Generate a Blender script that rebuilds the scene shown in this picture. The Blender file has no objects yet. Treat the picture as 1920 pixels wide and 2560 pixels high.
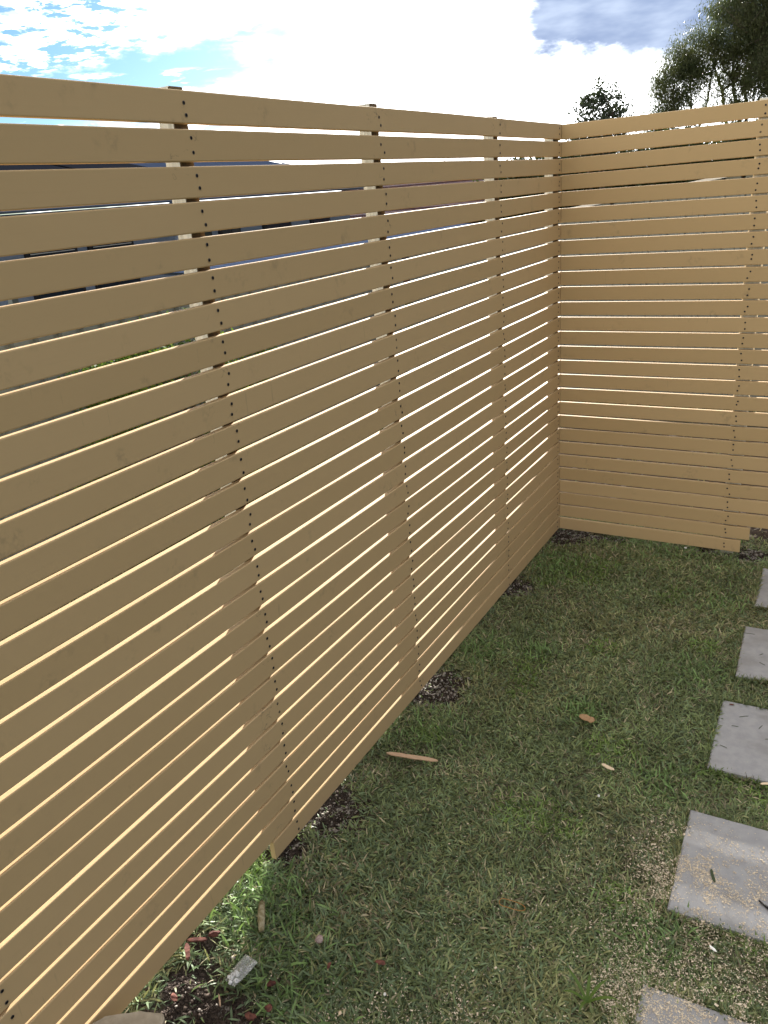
import bpy, bmesh, math, random
import numpy as np
from math import sin, cos, radians, pi, tan, sqrt, atan2
from mathutils import Vector, Matrix, Euler

random.seed(7)
RNG = np.random.default_rng(11)
scene = bpy.context.scene
COL = scene.collection

# ------------------------------------------------------------------ camera
cam_d = bpy.data.cameras.new('camera')
cam = bpy.data.objects.new('camera', cam_d)
COL.objects.link(cam)
cam_d.sensor_fit = 'VERTICAL'
cam_d.sensor_height = 24.0
cam_d.lens = 24.0 * 1961.4 / 2560.0
cam_d.clip_start = 0.05
cam_d.clip_end = 3000
_a, _b, _c = radians(31.74643), radians(68.05437), radians(-4.86243)
cam.matrix_world = (Matrix.Translation((1.3194, -4.02405, 1.84731)) @ Matrix.Rotation(_a, 4, 'Z')
                    @ Matrix.Rotation(_b, 4, 'X') @ Matrix.Rotation(_c, 4, 'Z'))
scene.camera = cam

# ------------------------------------------------------------------ light
SUN_EL, SUN_AZ = radians(16.5), radians(-25.0)      # azimuth from +Y towards +X
SUN_DIR = Vector((sin(SUN_AZ) * cos(SUN_EL), cos(SUN_AZ) * cos(SUN_EL), sin(SUN_EL)))
sd = bpy.data.lights.new('sun', 'SUN')
sd.energy = 3.2
sd.angle = radians(0.53)
sd.color = (1.0, 0.955, 0.88)
so = bpy.data.objects.new('sun', sd)
COL.objects.link(so)
so.rotation_euler = SUN_DIR.to_track_quat('Z', 'Y').to_euler()

scene.view_settings.view_transform = 'Standard'
scene.view_settings.look = 'None'
scene.view_settings.gamma = 1.0
scene.view_settings.use_curve_mapping = False
scene.view_settings.exposure = 2.38
scene.cycles.max_bounces = 8
scene.cycles.transparent_max_bounces = 8
scene.cycles.sample_clamp_indirect = 8.0


# ------------------------------------------------------------------ node helpers
class NT:
    def __init__(s, nt):
        s.nt = nt

    def n(s, kind, **kw):
        nd = s.nt.nodes.new(kind)
        for k, v in kw.items():
            setattr(nd, k, v)
        return nd

    def put(s, sock, v):
        if hasattr(v, 'is_output') or isinstance(v, bpy.types.NodeSocket):
            s.nt.links.new(v, sock)
        else:
            sock.default_value = v

    def m(s, op, a, b=0.0, c=0.0, clamp=False):
        nd = s.n('ShaderNodeMath', operation=op)
        nd.use_clamp = clamp
        for i, v in enumerate((a, b, c)):
            s.put(nd.inputs[i], v)
        return nd.outputs[0]

    def step(s, x, lo, hi):
        nd = s.n('ShaderNodeMapRange')
        nd.interpolation_type = 'SMOOTHSTEP'
        s.put(nd.inputs[0], x)
        s.put(nd.inputs[1], lo)
        s.put(nd.inputs[2], hi)
        return nd.outputs[0]

    def mix(s, f, a, b, mode='MIX'):
        nd = s.n('ShaderNodeMix', data_type='RGBA', blend_type=mode)
        s.put(nd.inputs[0], f)
        s.put(nd.inputs[6], a if not isinstance(a, tuple) else (*a[:3], 1))
        s.put(nd.inputs[7], b if not isinstance(b, tuple) else (*b[:3], 1))
        return nd.outputs[2]

    def noise(s, vec, scale, detail=3, rough=0.5, dist=0.0):
        nd = s.n('ShaderNodeTexNoise')
        if vec is not None:
            s.put(nd.inputs['Vector'], vec)
        nd.inputs['Scale'].default_value = scale
        nd.inputs['Detail'].default_value = detail
        nd.inputs['Roughness'].default_value = rough
        nd.inputs['Distortion'].default_value = dist
        return nd.outputs[0]

    def mapping(s, vec, scale=(1, 1, 1), loc=(0, 0, 0)):
        nd = s.n('ShaderNodeMapping')
        s.put(nd.inputs[0], vec)
        nd.inputs['Scale'].default_value = scale
        nd.inputs['Location'].default_value = loc
        return nd.outputs[0]

    def comb(s, x, y, z):
        nd = s.n('ShaderNodeCombineXYZ')
        for i, v in enumerate((x, y, z)):
            s.put(nd.inputs[i], v)
        return nd.outputs[0]


# ------------------------------------------------------------------ world: Nishita sky with broken cloud, plus fill added out of view
world = bpy.data.worlds.new("World")
scene.world = world
world.use_nodes = True
W = NT(world.node_tree)
bg = world.node_tree.nodes['Background']
STR = 0.07
bg.inputs[1].default_value = STR
sky = W.n('ShaderNodeTexSky', sky_type='NISHITA')
sky.sun_disc = False
sky.sun_elevation = SUN_EL
sky.sun_rotation = SUN_AZ
sky.dust_density = 0.4
sky.ozone_density = 2.0
tc = W.n('ShaderNodeTexCoord').outputs['Generated']
sx = W.n('ShaderNodeSeparateXYZ')
W.put(sx.inputs[0], tc)
X, Y, Z = sx.outputs
az = W.m('MULTIPLY', W.m('ARCTAN2', X, Y), 180 / pi)
el = W.m('MULTIPLY', W.m('ARCSINE', Z), 180 / pi)
zz = W.m('ADD', W.m('MAXIMUM', Z, 0.0), 0.12)
plane = W.comb(W.m('DIVIDE', X, zz), W.m('DIVIDE', Y, zz), 0.0)
fine = W.noise(plane, 2.6, 6, 0.62)
fine2 = W.noise(W.mapping(plane, loc=(7.3, 2.1, 0)), 6.0, 5, 0.6)
big = W.noise(plane, 0.7, 4, 0.55)
ang = W.comb(W.m('MULTIPLY', az, 0.5), el, 0.0)
edge = W.noise(ang, 0.7, 6, 0.6)
blue = W.mix(1.0, sky.outputs[0], (0.185, 0.275, 0.39), 'MULTIPLY')
# general broken cloud over the whole dome
gen = W.step(W.m('ADD', W.m('MULTIPLY', big, 0.6), W.m('MULTIPLY', fine, 0.4)), 0.42, 0.56)
above = W.step(el, 11.0, 20.0)
gen = W.m('MULTIPLY', gen, above)
# white altocumulus upper left, with a slanting lower edge
e1 = W.m('SUBTRACT', el, W.m('ADD', W.m('MULTIPLY', W.m('ADD', az, 52.0), 0.15), 8.2))
e1 = W.m('ADD', e1, W.m('MULTIPLY', W.m('SUBTRACT', edge, 0.5), 2.4))
hole = W.m('ADD', W.step(W.noise(W.mapping(ang, (0.8, 1.5, 1)), 1.3, 8, 0.66), 0.44, 0.56), W.step(az, -46.0, -38.0), clamp=True)
alto = W.m('MULTIPLY', W.step(e1, -0.5, 0.9), hole)
alto = W.m('MULTIPLY', W.m('MULTIPLY', alto, W.step(az, -75.0, -55.0)), W.m('MULTIPLY', W.step(az, 0.0, -20.0), W.step(el, 45.0, 22.0)))
# bright bank low down, right of the blue band, and the sun's glare
lowb = W.m('ADD', W.m('MULTIPLY', W.m('SUBTRACT', edge, 0.5), 9.0),
           W.m('SUBTRACT', W.m('ADD', az, 38.0), W.m('MULTIPLY', W.m('SUBTRACT', el, 7.3), 5.0)))
lowb = W.m('MULTIPLY', W.m('MULTIPLY', W.step(lowb, -5.0, 8.0), W.step(az, -56.0, -36.0)), W.step(az, 0.0, -12.0))
glare = W.step(W.m('ADD', az, W.m('MULTIPLY', W.m('SUBTRACT', edge, 0.5), 16.0)), -40.0, -25.0)
glare = W.m('MULTIPLY', W.m('MULTIPLY', glare, W.step(az, 22.0, -2.0)), W.step(el, 50.0, 26.0))
white = W.m('MAXIMUM', W.m('MAXIMUM', alto, lowb), glare)
wisp = W.m('MULTIPLY', W.step(W.noise(W.mapping(ang, (0.5, 1.3, 1)), 1.1, 6, 0.6), 0.54, 0.66), W.m('MULTIPLY', W.step(el, 8.4, 7.8), W.step(az, -38, -44)))
white = W.m('MAXIMUM', white, wisp)
shade = W.mix(W.m('MULTIPLY', W.step(W.noise(W.mapping(ang, (0.8, 1.7, 1), (3, 1, 0)), 1.1, 6, 0.55), 0.48, 0.66), W.step(az, -30.0, -40.0)), (15.0, 15.2, 15.5), (2.6, 3.0, 3.7))
genc = W.mix(W.step(fine2, 0.35, 0.65), (3.4, 3.3, 3.15), (1.7, 1.75, 1.85))
east = W.m('ADD', W.step(az, 2.0, 28.0), W.step(az, -95.0, -140.0), clamp=True)
dim_sky = W.mix(W.step(fine2, 0.3, 0.7), (0.65, 0.70, 0.82), (1.1, 1.1, 1.15))  # unseen grey cover added to dim the light on the long fence
c = W.mix(W.m('MULTIPLY', east, 0.93), blue, dim_sky)
c = W.mix(W.m('MULTIPLY', gen, W.m('SUBTRACT', 1.0, W.m('MULTIPLY', W.step(az, 2.0, 28.0), 0.8))), c, genc)
south_fill = W.m('MULTIPLY', W.m('ADD', W.step(az, 140.0, 172.0), W.step(az, -105.0, -140.0), clamp=True), W.step(el, 36.0, 12.0))  # unseen warm band behind the camera, added to brighten the short fence
c = W.mix(W.m('MULTIPLY', south_fill, 0.9), c, (7.2, 6.5, 5.2))
over = W.m('MULTIPLY', W.step(el, 34.0, 72.0), W.m('ADD', 0.35, W.m('MULTIPLY', W.step(fine, 0.4, 0.6), 0.65)))  # unseen bright cover overhead, added to light the lawn and pavers
c = W.mix(over, c, (7.4, 7.3, 7.1))
c = W.mix(white, c, shade)
# grey-blue cloud upper right
ge = W.m('SUBTRACT', el, W.m('SUBTRACT', 7.0, W.m('MULTIPLY', W.m('ADD', az, 20.0), 0.10)))
ge = W.m('ADD', ge, W.m('MULTIPLY', W.m('SUBTRACT', edge, 0.5), 3.2))
gl = W.m('ADD', W.m('ADD', az, 20.6), W.m('MULTIPLY', W.m('SUBTRACT', fine, 0.5), 4.0))
gm = W.m('MULTIPLY', W.step(ge, -0.9, 0.9), W.step(gl, -0.9, 0.9))
gm = W.m('MULTIPLY', gm, W.step(el, 26.0, 15.0))
gm = W.m('MULTIPLY', gm, W.step(az, 30.0, 10.0))
greyc = W.mix(W.step(W.noise(W.mapping(ang, (1, 1.6, 1)), 0.35, 4, 0.5), 0.35, 0.68), (1.0, 1.3, 2.0), (2.0, 2.35, 3.0))
c = W.mix(gm, c, greyc)
W.put(bg.inputs[0], c)


# ------------------------------------------------------------------ materials
def new_mat(name, rough=0.6, color=(0.5, 0.5, 0.5), spec=0.4, metal=0.0):
    m = bpy.data.materials.new(name)
    m.use_nodes = True
    N = NT(m.node_tree)
    p = m.node_tree.nodes['Principled BSDF']
    p.inputs['Base Color'].default_value = (*color, 1)
    p.inputs['Roughness'].default_value = rough
    p.inputs['Specular IOR Level'].default_value = spec
    p.inputs['Metallic'].default_value = metal
    return m, N, p


def bump(N, p, h, strength=0.3, dist=0.01):
    b = N.n('ShaderNodeBump')
    b.inputs['Strength'].default_value = strength
    b.inputs['Distance'].default_value = dist
    N.put(b.inputs['Height'], h)
    N.put(p.inputs['Normal'], b.outputs[0])


def pos(N):
    return N.n('ShaderNodeNewGeometry').outputs['Position']


def rnd(N):
    return N.n('ShaderNodeObjectInfo').outputs['Random']


def mat_paint():
    m, N, p = new_mat('cream_paint', 0.6, spec=0.07)
    P = pos(N)
    r = rnd(N)
    base = N.mix(r, (0.560, 0.410, 0.230), (0.620, 0.458, 0.265))
    cloud = N.noise(P, 1.6, 3, 0.5)
    base = N.mix(N.m('MULTIPLY', cloud, 0.35), base, (0.53, 0.375, 0.19))
    # faint handling marks and drag streaks
    Pr = N.comb(*[N.m('ADD', o, N.m('MULTIPLY', r, 3.0)) for o in _sep(N, P)])
    s1 = N.noise(Pr, 9.0, 3, 0.6)
    s2 = N.noise(Pr, 55.0, 3, 0.6)
    mk = N.m('MULTIPLY', N.step(s1, 0.60, 0.74), N.step(s2, 0.42, 0.62))
    base = N.mix(N.m('MULTIPLY', mk, 0.30), base, (0.24, 0.19, 0.13))
    g = N.noise(N.mapping(Pr, (6, 6, 160)), 1.0, 4, 0.65)
    base = N.mix(N.m('MULTIPLY', N.step(g, 0.5, 0.8), 0.10), base, (0.45, 0.34, 0.2))
    streak = N.noise(N.mapping(Pr, (110, 110, 9)), 1.0, 2, 0.5)
    gate = N.step(N.noise(Pr, 3.3, 1, 0.5), 0.60, 0.68)
    base = N.mix(N.m('MULTIPLY', N.m('MULTIPLY', N.step(streak, 0.68, 0.74), gate), 0.35), base, (0.3, 0.23, 0.15))
    py_ = _sep(N, P)[1]
    near = 0.0
    for yp in (-2.60, -1.74, -0.79):
        d_ = N.m('ABSOLUTE', N.m('SUBTRACT', py_, yp))
        near = N.m('MAXIMUM', N.step(d_, 0.075, 0.035), near)
    ns = N.noise(Pr, 38, 2, 0.5)
    ring = N.step(N.m('ABSOLUTE', N.m('SUBTRACT', ns, 0.56)), 0.022, 0.006)
    ring = N.m('MULTIPLY', N.m('MULTIPLY', ring, near), N.step(N.noise(Pr, 13, 2, 0.5), 0.59, 0.65))
    base = N.mix(N.m('MULTIPLY', ring, 0.42), base, (0.12, 0.10, 0.085))
    N.put(p.inputs['Base Color'], base)
    N.put(p.inputs['Roughness'], N.m('ADD', 0.58, N.m('MULTIPLY', cloud, 0.2)))
    bump(N, p, N.m('ADD', g, N.m('MULTIPLY', s2, 0.4)), 0.12, 0.0015)
    return m


def _sep(N, v):
    s = N.n('ShaderNodeSeparateXYZ')
    N.put(s.inputs[0], v)
    return s.outputs


def mat_wood(name, c1, c2, rough=0.8, sc=(60, 60, 4), b=0.4):
    m, N, p = new_mat(name, rough, spec=0.2)
    P = pos(N)
    g = N.noise(N.mapping(P, sc), 1.0, 5, 0.6, 0.6)
    g2 = N.noise(P, 14, 3, 0.5)
    col = N.mix(N.step(g, 0.3, 0.7), c1, c2)
    col = N.mix(N.m('MULTIPLY', g2, 0.3), col, tuple(x * 0.6 for x in c1))
    N.put(p.inputs['Base Color'], col)
    bump(N, p, g, b, 0.002)
    return m


def mat_noise(name, c1, c2, scale, rough=0.8, lo=0.35, hi=0.65, b=0.3, bd=0.004, spec=0.3, metal=0.0):
    m, N, p = new_mat(name, rough, spec=spec, metal=metal)
    P = pos(N)
    g = N.noise(P, scale, 5, 0.6)
    N.put(p.inputs['Base Color'], N.mix(N.step(g, lo, hi), c1, c2))
    bump(N, p, g, b, bd)
    return m


def mat_plain(name, c, rough=0.5, spec=0.4, metal=0.0):
    m, N, p = new_mat(name, rough, c, spec, metal)
    g = N.noise(pos(N), 7.0, 3, 0.5)
    N.put(p.inputs['Base Color'], N.mix(g, tuple(x * 0.85 for x in c), tuple(min(1, x * 1.12) for x in c)))
    return m


def mat_leaf(name, c1, c2, trans=0.35, attr=False):
    m = bpy.data.materials.new(name)
    m.use_nodes = True
    N = NT(m.node_tree)
    p = m.node_tree.nodes['Principled BSDF']
    out = m.node_tree.nodes['Material Output']
    if attr:
        a = N.n('ShaderNodeAttribute', attribute_name='tint')
        col = a.outputs['Color']
    else:
        g = N.noise(pos(N), 2.3, 4, 0.7)
        col = N.mix(N.step(g, 0.35, 0.65), c1, c2)
    N.put(p.inputs['Base Color'], col)
    p.inputs['Roughness'].default_value = 0.45
    p.inputs['Specular IOR Level'].default_value = 0.2
    t = N.n('ShaderNodeBsdfTranslucent')
    N.put(t.inputs[0], N.mix(1.0, col, (1.0, 1.05, 0.55), 'MULTIPLY'))
    mx = N.n('ShaderNodeMixShader')
    mx.inputs[0].default_value = trans
    N.put(mx.inputs[1], p.outputs[0])
    N.put(mx.inputs[2], t.outputs[0])
    N.put(out.inputs[0], mx.outputs[0])
    return m


M = {}
M['paint'] = mat_paint()
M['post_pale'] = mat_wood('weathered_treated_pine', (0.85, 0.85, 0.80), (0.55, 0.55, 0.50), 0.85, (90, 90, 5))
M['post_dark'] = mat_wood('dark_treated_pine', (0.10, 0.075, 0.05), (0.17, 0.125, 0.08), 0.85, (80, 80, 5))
M['screw'] = mat_plain('dull_screw_steel', (0.10, 0.095, 0.10), 0.55, 0.5, 0.5)
M['screw_hole'] = mat_plain('screw_recess', (0.015, 0.013, 0.012), 0.8, 0.1)
M['bark'] = mat_wood('grey_bark', (0.16, 0.13, 0.11), (0.08, 0.065, 0.055), 0.9, (8, 8, 2))
M['leaf_gum'] = mat_leaf('gum_leaves', (0.06, 0.08, 0.04), (0.10, 0.11, 0.05), 0.3)
M['leaf_small'] = mat_leaf('broad_leaves', (0.035, 0.05, 0.035), (0.06, 0.075, 0.045), 0.2)
M['leaf_hedge'] = mat_leaf('hedge_leaves', (0.03, 0.045, 0.02), (0.06, 0.08, 0.03), 0.2)
M['leaf_bright'] = mat_leaf('shrub_leaves', (0.06, 0.11, 0.025), (0.13, 0.19, 0.04), 0.35)
M['grass'] = mat_leaf('lawn_blades', None, None, 0.28, attr=True)
M['steel_grey'] = mat_plain('grey_green_steel_sheet', (0.20, 0.225, 0.225), 0.6, 0.2)
M['steel_blue'] = mat_plain('blue_grey_roof_sheet', (0.075, 0.105, 0.18), 0.9, 0.0)
M['steel_dark'] = mat_plain('dark_roof_panel', (0.012, 0.014, 0.02), 0.9, 0.0)
M['white_trim'] = mat_plain('white_trim', (0.75, 0.75, 0.73), 0.4)
M['wall_blue'] = mat_noise('pale_render', (0.24, 0.30, 0.42), (0.28, 0.34, 0.47), 20, 0.85, b=0.1)
M['wall_brick'] = mat_noise('dark_brick', (0.10, 0.06, 0.05), (0.16, 0.09, 0.07), 12, 0.9)
M['glass_dark'] = mat_plain('dark_window_glass', (0.03, 0.04, 0.06), 0.08, 0.6)
M['frame_dark'] = mat_plain('dark_window_frame', (0.02, 0.022, 0.03), 0.4)
M['tile'] = mat_noise('terracotta_tiles', (0.10, 0.045, 0.045), (0.06, 0.03, 0.035), 6, 0.7)
M['offcut'] = mat_wood('timber_offcut', (0.62, 0.44, 0.30), (0.50, 0.33, 0.22), 0.8, (30, 300, 300), 0.2)
M['dryleaf'] = mat_wood('dry_leaf', (0.45, 0.29, 0.16), (0.33, 0.20, 0.11), 0.8, (40, 200, 200), 0.2)
M['sliver'] = mat_plain('pale_sliver', (0.75, 0.60, 0.42), 0.8)
M['white_scrap'] = mat_plain('white_scrap', (0.75, 0.75, 0.72), 0.6)
M['twig'] = mat_noise('lichen_twig', (0.22, 0.18, 0.09), (0.40, 0.36, 0.25), 60, 0.85)
M['redbark'] = mat_noise('red_bark', (0.19, 0.075, 0.055), (0.10, 0.04, 0.032), 60, 0.9)
M['brownbark'] = mat_noise('brown_bark', (0.10, 0.035, 0.025), (0.05, 0.02, 0.018), 60, 0.9)
M['pinkstone'] = mat_noise('pink_stone', (0.45, 0.34, 0.32), (0.30, 0.23, 0.22), 70, 0.8)
M['band'] = mat_plain('tan_rubber', (0.38, 0.19, 0.05), 0.5)
M['black'] = mat_plain('black_plastic', (0.012, 0.012, 0.014), 0.35)
M['white_plastic'] = mat_plain('white_plastic', (0.80, 0.80, 0.80), 0.35)
M['stone'] = mat_noise('sandstone', (0.34, 0.29, 0.22), (0.46, 0.40, 0.31), 18, 0.9, b=0.5, bd=0.01)
M['weed'] = mat_leaf('weed_leaf', (0.10, 0.17, 0.04), (0.15, 0.22, 0.05), 0.35)
M['darkleaf'] = mat_leaf('dark_green_leaf', (0.05, 0.08, 0.04), (0.09, 0.11, 0.06), 0.2)


def mat_bag():
    m, N, p = new_mat('clear_plastic_bag', 0.18, (0.85, 0.86, 0.88), 0.6)
    out = m.node_tree.nodes['Material Output']
    g = N.noise(pos(N), 60, 4, 0.6)
    bump(N, p, g, 0.8, 0.003)
    tr = N.n('ShaderNodeBsdfTransparent')
    mx = N.n('ShaderNodeMixShader')
    N.put(mx.inputs[0], N.m('ADD', 0.16, N.m('MULTIPLY', N.step(g, 0.45, 0.7), 0.25)))
    N.put(mx.inputs[1], tr.outputs[0])
    N.put(mx.inputs[2], p.outputs[0])
    N.put(out.inputs[0], mx.outputs[0])
    return m


M['bag'] = mat_bag()


def mat_paver():
    m, N, p = new_mat('concrete_paver', 0.9, spec=0.2)
    P = pos(N)
    fine_ = N.noise(P, 420, 3, 0.7)
    mid = N.noise(P, 26, 5, 0.65)
    blot = N.noise(P, 5, 4, 0.6)
    col = N.mix(N.step(mid, 0.3, 0.7), (0.30, 0.30, 0.315), (0.36, 0.36, 0.37))
    col = N.mix(N.m('MULTIPLY', N.step(blot, 0.48, 0.68), 0.4), col, (0.20, 0.19, 0.175))
    col = N.mix(N.step(fine_, 0.62, 0.78), col, (0.16, 0.16, 0.165))
    col = N.mix(N.step(fine_, 0.36, 0.24), col, (0.38, 0.38, 0.37))
    N.put(p.inputs['Base Color'], col)
    bump(N, p, N.m('ADD', fine_, mid), 0.35, 0.002)
    return m


M['paver'] = mat_paver()

# soil hollows (x, y, radius) where posts were set or grass is worn away
HOLES = [(0.06, -0.05, 0.13), (0.20, 0.00, 0.07), (0.34, 0.0, 0.05), (0.00, -0.74, 0.09), (0.0, -1.66, 0.13), (0.09, -1.70, 0.06),
         (0.03, -2.42, 0.11), (0.0, -2.62, 0.07), (0.02, -3.10, 0.09), (0.13, -3.21, 0.17), (0.28, -3.20, 0.13), (1.0, 0.06, 0.09),
         (0.8, 0.03, 0.05), (-0.02, -3.0, 0.05)]


def mat_ground():
    m, N, p = new_mat('soil_and_thatch', 0.95, spec=0.15)
    P = pos(N)
    a = N.noise(P, 55, 5, 0.65)
    b = N.noise(P, 9, 4, 0.6)
    f = N.noise(P, 300, 3, 0.6)
    soil = N.mix(N.step(a, 0.3, 0.7), (0.028, 0.021, 0.017), (0.07, 0.053, 0.042))
    thatch = N.mix(N.step(a, 0.3, 0.7), (0.07, 0.075, 0.045), (0.16, 0.145, 0.09))
    pale = N.mix(N.step(f, 0.4, 0.6), (0.16, 0.14, 0.12), (0.30, 0.27, 0.24))
    at = N.n('ShaderNodeAttribute', attribute_name='dirt').outputs['Fac']
    col = N.mix(N.m('ADD', at, N.m('MULTIPLY', N.m('SUBTRACT', b, 0.5), 0.5), clamp=True), thatch, soil)
    col = N.mix(N.m('MULTIPLY', N.step(N.noise(P, 16, 4, 0.6), 0.56, 0.64), N.step(at, 0.25, 0.6)), col, pale)
    far = _sep(N, P)
    d = N.m('SQRT', N.m('ADD', N.m('MULTIPLY', far[0], far[0]), N.m('MULTIPLY', far[1], far[1])))
    g2 = N.mix(N.step(b, 0.35, 0.65), (0.05, 0.065, 0.025), (0.09, 0.085, 0.04))
    col = N.mix(N.step(d, 6.0, 9.0), col, g2)
    N.put(p.inputs['Base Color'], col)
    bump(N, p, N.m('ADD', a, N.m('MULTIPLY', f, 0.4)), 0.7, 0.012)
    return m


M['ground'] = mat_ground()


# ------------------------------------------------------------------ object helpers
def tag(o, label=None, cat=None, group=None, kind=None):
    if label:
        o['label'] = label
    if cat:
        o['category'] = cat
    if group:
        o['group'] = group
    if kind:
        o['kind'] = kind
    return o


def empty(name, loc=(0, 0, 0), rz=0.0):
    o = bpy.data.objects.new(name, None)
    o.empty_display_size = 0.1
    COL.objects.link(o)
    o.location = loc
    o.rotation_euler = (0, 0, rz)
    return o


class MB:
    """collects verts and faces for one mesh"""
    def __init__(s):
        s.v, s.f, s.mi = [], [], []

    def add(s, v, f, mi=0):
        k = len(s.v)
        s.v += [tuple(p) for p in v]
        s.f += [tuple(k + i for i in q) for q in f]
        s.mi += [mi] * len(f)
        return s

    def box(s, x0, x1, y0, y1, z0, z1, mi=0):
        v = [(x0, y0, z0), (x1, y0, z0), (x1, y1, z0), (x0, y1, z0), (x0, y0, z1), (x1, y0, z1), (x1, y1, z1), (x0, y1, z1)]
        return s.add(v, [(0, 3, 2, 1), (4, 5, 6, 7), (0, 1, 5, 4), (1, 2, 6, 5), (2, 3, 7, 6), (3, 0, 4, 7)], mi)

    def tube(s, pts, rads, n=6, cap=True, mi=0):
        pts = [Vector(p) for p in pts]
        vs, fs = [], []
        for i, p in enumerate(pts):
            d = (pts[min(i + 1, len(pts) - 1)] - pts[max(i - 1, 0)])
            d = d.normalized() if d.length > 1e-9 else Vector((0, 0, 1))
            a = d.cross(Vector((0.3, 0.2, 1)) if abs(d.z) < 0.9 else Vector((1, 0.2, 0))).normalized()
            b = d.cross(a)
            for k in range(n):
                t = 2 * pi * k / n
                vs.append(p + (a * cos(t) + b * sin(t)) * rads[i])
        for i in range(len(pts) - 1):
            for k in range(n):
                fs.append((i * n + k, i * n + (k + 1) % n, (i + 1) * n + (k + 1) % n, (i + 1) * n + k))
        if cap:
            fs.append(tuple(range(n - 1, -1, -1)))
            fs.append(tuple((len(pts) - 1) * n + k for k in range(n)))
        return s.add(vs, fs, mi)

    def build(s, name, mats, parent=None, smooth=False, loc=None):
        me = bpy.data.meshes.new(name)
        me.from_pydata(s.v, [], s.f)
        if not isinstance(mats, (list, tuple)):
            mats = [mats]
        for m in mats:
            me.materials.append(m)
        if len(mats) > 1:
            me.polygons.foreach_set('material_index', s.mi)
        if smooth:
            me.polygons.foreach_set('use_smooth', [True] * len(s.f))
        me.update()
        o = bpy.data.objects.new(name, me)
        COL.objects.link(o)
        if parent:
            o.parent = parent
        if loc:
            o.location = loc
        return o


def np_mesh(name, V, F4, mat, color=None, F3=None):
    """big mesh from numpy arrays: V (n,3), F4 (m,4)"""
    me = bpy.data.meshes.new(name)
    me.vertices.add(len(V))
    me.vertices.foreach_set('co', V.astype(np.float32).ravel())
    loops = F4.ravel()
    tot = np.full(len(F4), 4)
    if F3 is not None and len(F3):
        loops = np.concatenate([loops, F3.ravel()])
        tot = np.concatenate([tot, np.full(len(F3), 3)])
    start = np.concatenate([[0], np.cumsum(tot)[:-1]])
    me.loops.add(len(loops))
    me.loops.foreach_set('vertex_index', loops.astype(np.int32))
    me.polygons.add(len(tot))
    me.polygons.foreach_set('loop_start', start.astype(np.int32))
    me.polygons.foreach_set('loop_total', tot.astype(np.int32))
    if color is not None:
        at = me.color_attributes.new('tint', 'FLOAT_COLOR', 'POINT')
        c4 = np.ones((len(V), 4), np.float32)
        c4[:, :3] = color
        at.data.foreach_set('color', c4.ravel())
    me.materials.append(mat)
    me.update(calc_edges=True)
    me.validate()
    o = bpy.data.objects.new(name, me)
    COL.objects.link(o)
    return o


_T = RNG.random((64, 64))


def vnoise(x, y, s):
    x = np.asarray(x) * s + 100.3
    y = np.asarray(y) * s + 57.7
    xi, yi = np.floor(x).astype(int), np.floor(y).astype(int)
    fx, fy = x - xi, y - yi
    fx = fx * fx * (3 - 2 * fx)
    fy = fy * fy * (3 - 2 * fy)
    g = lambda i, j: _T[(xi + i) % 64, (yi + j) % 64]
    return (g(0, 0) * (1 - fx) + g(1, 0) * fx) * (1 - fy) + (g(0, 1) * (1 - fx) + g(1, 1) * fx) * fy


def dirt_amount(x, y):
    d = np.zeros_like(x)
    w = (vnoise(x, y, 14) - 0.5) * 0.7 + (vnoise(x, y, 40) - 0.5) * 0.4
    for hx, hy, r in HOLES:
        q = np.sqrt((x - hx) ** 2 + (y - hy) ** 2) / r + w
        d = np.maximum(d, np.clip((1.25 - q) / 0.5, 0, 1))
    strip_ = np.clip((y - 0.16 + w * 0.1) / 0.15, 0, 1) * np.clip((2.9 - y) / 0.3, 0, 1) * np.clip((3.2 - x) / 0.4, 0, 1) * np.clip((x + 2.2) / 0.4, 0, 1)
    d = np.maximum(d, strip_)
    return d


def gh(x, y):
    x = np.asarray(x, float)
    y = np.asarray(y, float)
    z = (vnoise(x, y, 2.0) - 0.5) * 0.02 + (vnoise(x, y, 7) - 0.5) * 0.008 - 0.022
    near = np.clip(1 - np.maximum(np.abs(x - 0.7), np.abs(y + 1.7)) / 6.0, 0, 1)
    z = z * np.minimum(1, near * 4)
    d = dirt_amount(x, y)
    z = z + d * ((vnoise(x, y, 25) - 0.55) * 0.035 - 0.012)
    fx = np.clip((-2.8 - x) / 1.5, 0, 1)
    fy = np.clip((y - 3.8) / 2.0, 0, 1)
    f = np.maximum(fx, fy)
    f = f * f * (3 - 2 * f)
    return z - 0.85 * f


# ------------------------------------------------------------------ ground
def build_ground():
    def axis(lo, hi, st, far):
        a = list(np.arange(lo, hi + 1e-6, st))
        d, p = st, hi
        while p < far:
            d *= 1.35
            p += d
            a.append(p)
        d, p = st, lo
        while p > -far:
            d *= 1.35
            p -= d
            a.insert(0, p)
        return np.array(a)
    xs, ys = axis(-0.35, 1.7, 0.018, 900), axis(-3.8, 0.35, 0.018, 900)
    GX, GY = np.meshgrid(xs, ys, indexing='ij')
    Zg = gh(GX, GY)
    V = np.stack([GX, GY, Zg], -1).reshape(-1, 3)
    nx, ny = len(xs), len(ys)
    idx = np.arange(nx * ny).reshape(nx, ny)
    F = np.stack([idx[:-1, :-1], idx[1:, :-1], idx[1:, 1:], idx[:-1, 1:]], -1).reshape(-1, 4)
    o = np_mesh('ground', V, F, M['ground'])
    at = o.data.attributes.new('dirt', 'FLOAT', 'POINT')
    at.data.foreach_set('value', dirt_amount(GX, GY).ravel().astype(np.float32))
    o.data.polygons.foreach_set('use_smooth', [True] * len(F))
    tag(o, kind='structure')


build_ground()

# ------------------------------------------------------------------ slat fences
PITCH, SLAT_H, SLAT_T, TOP = 0.075, 0.0659, 0.018, 2.09
N_SLATS = 28


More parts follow.
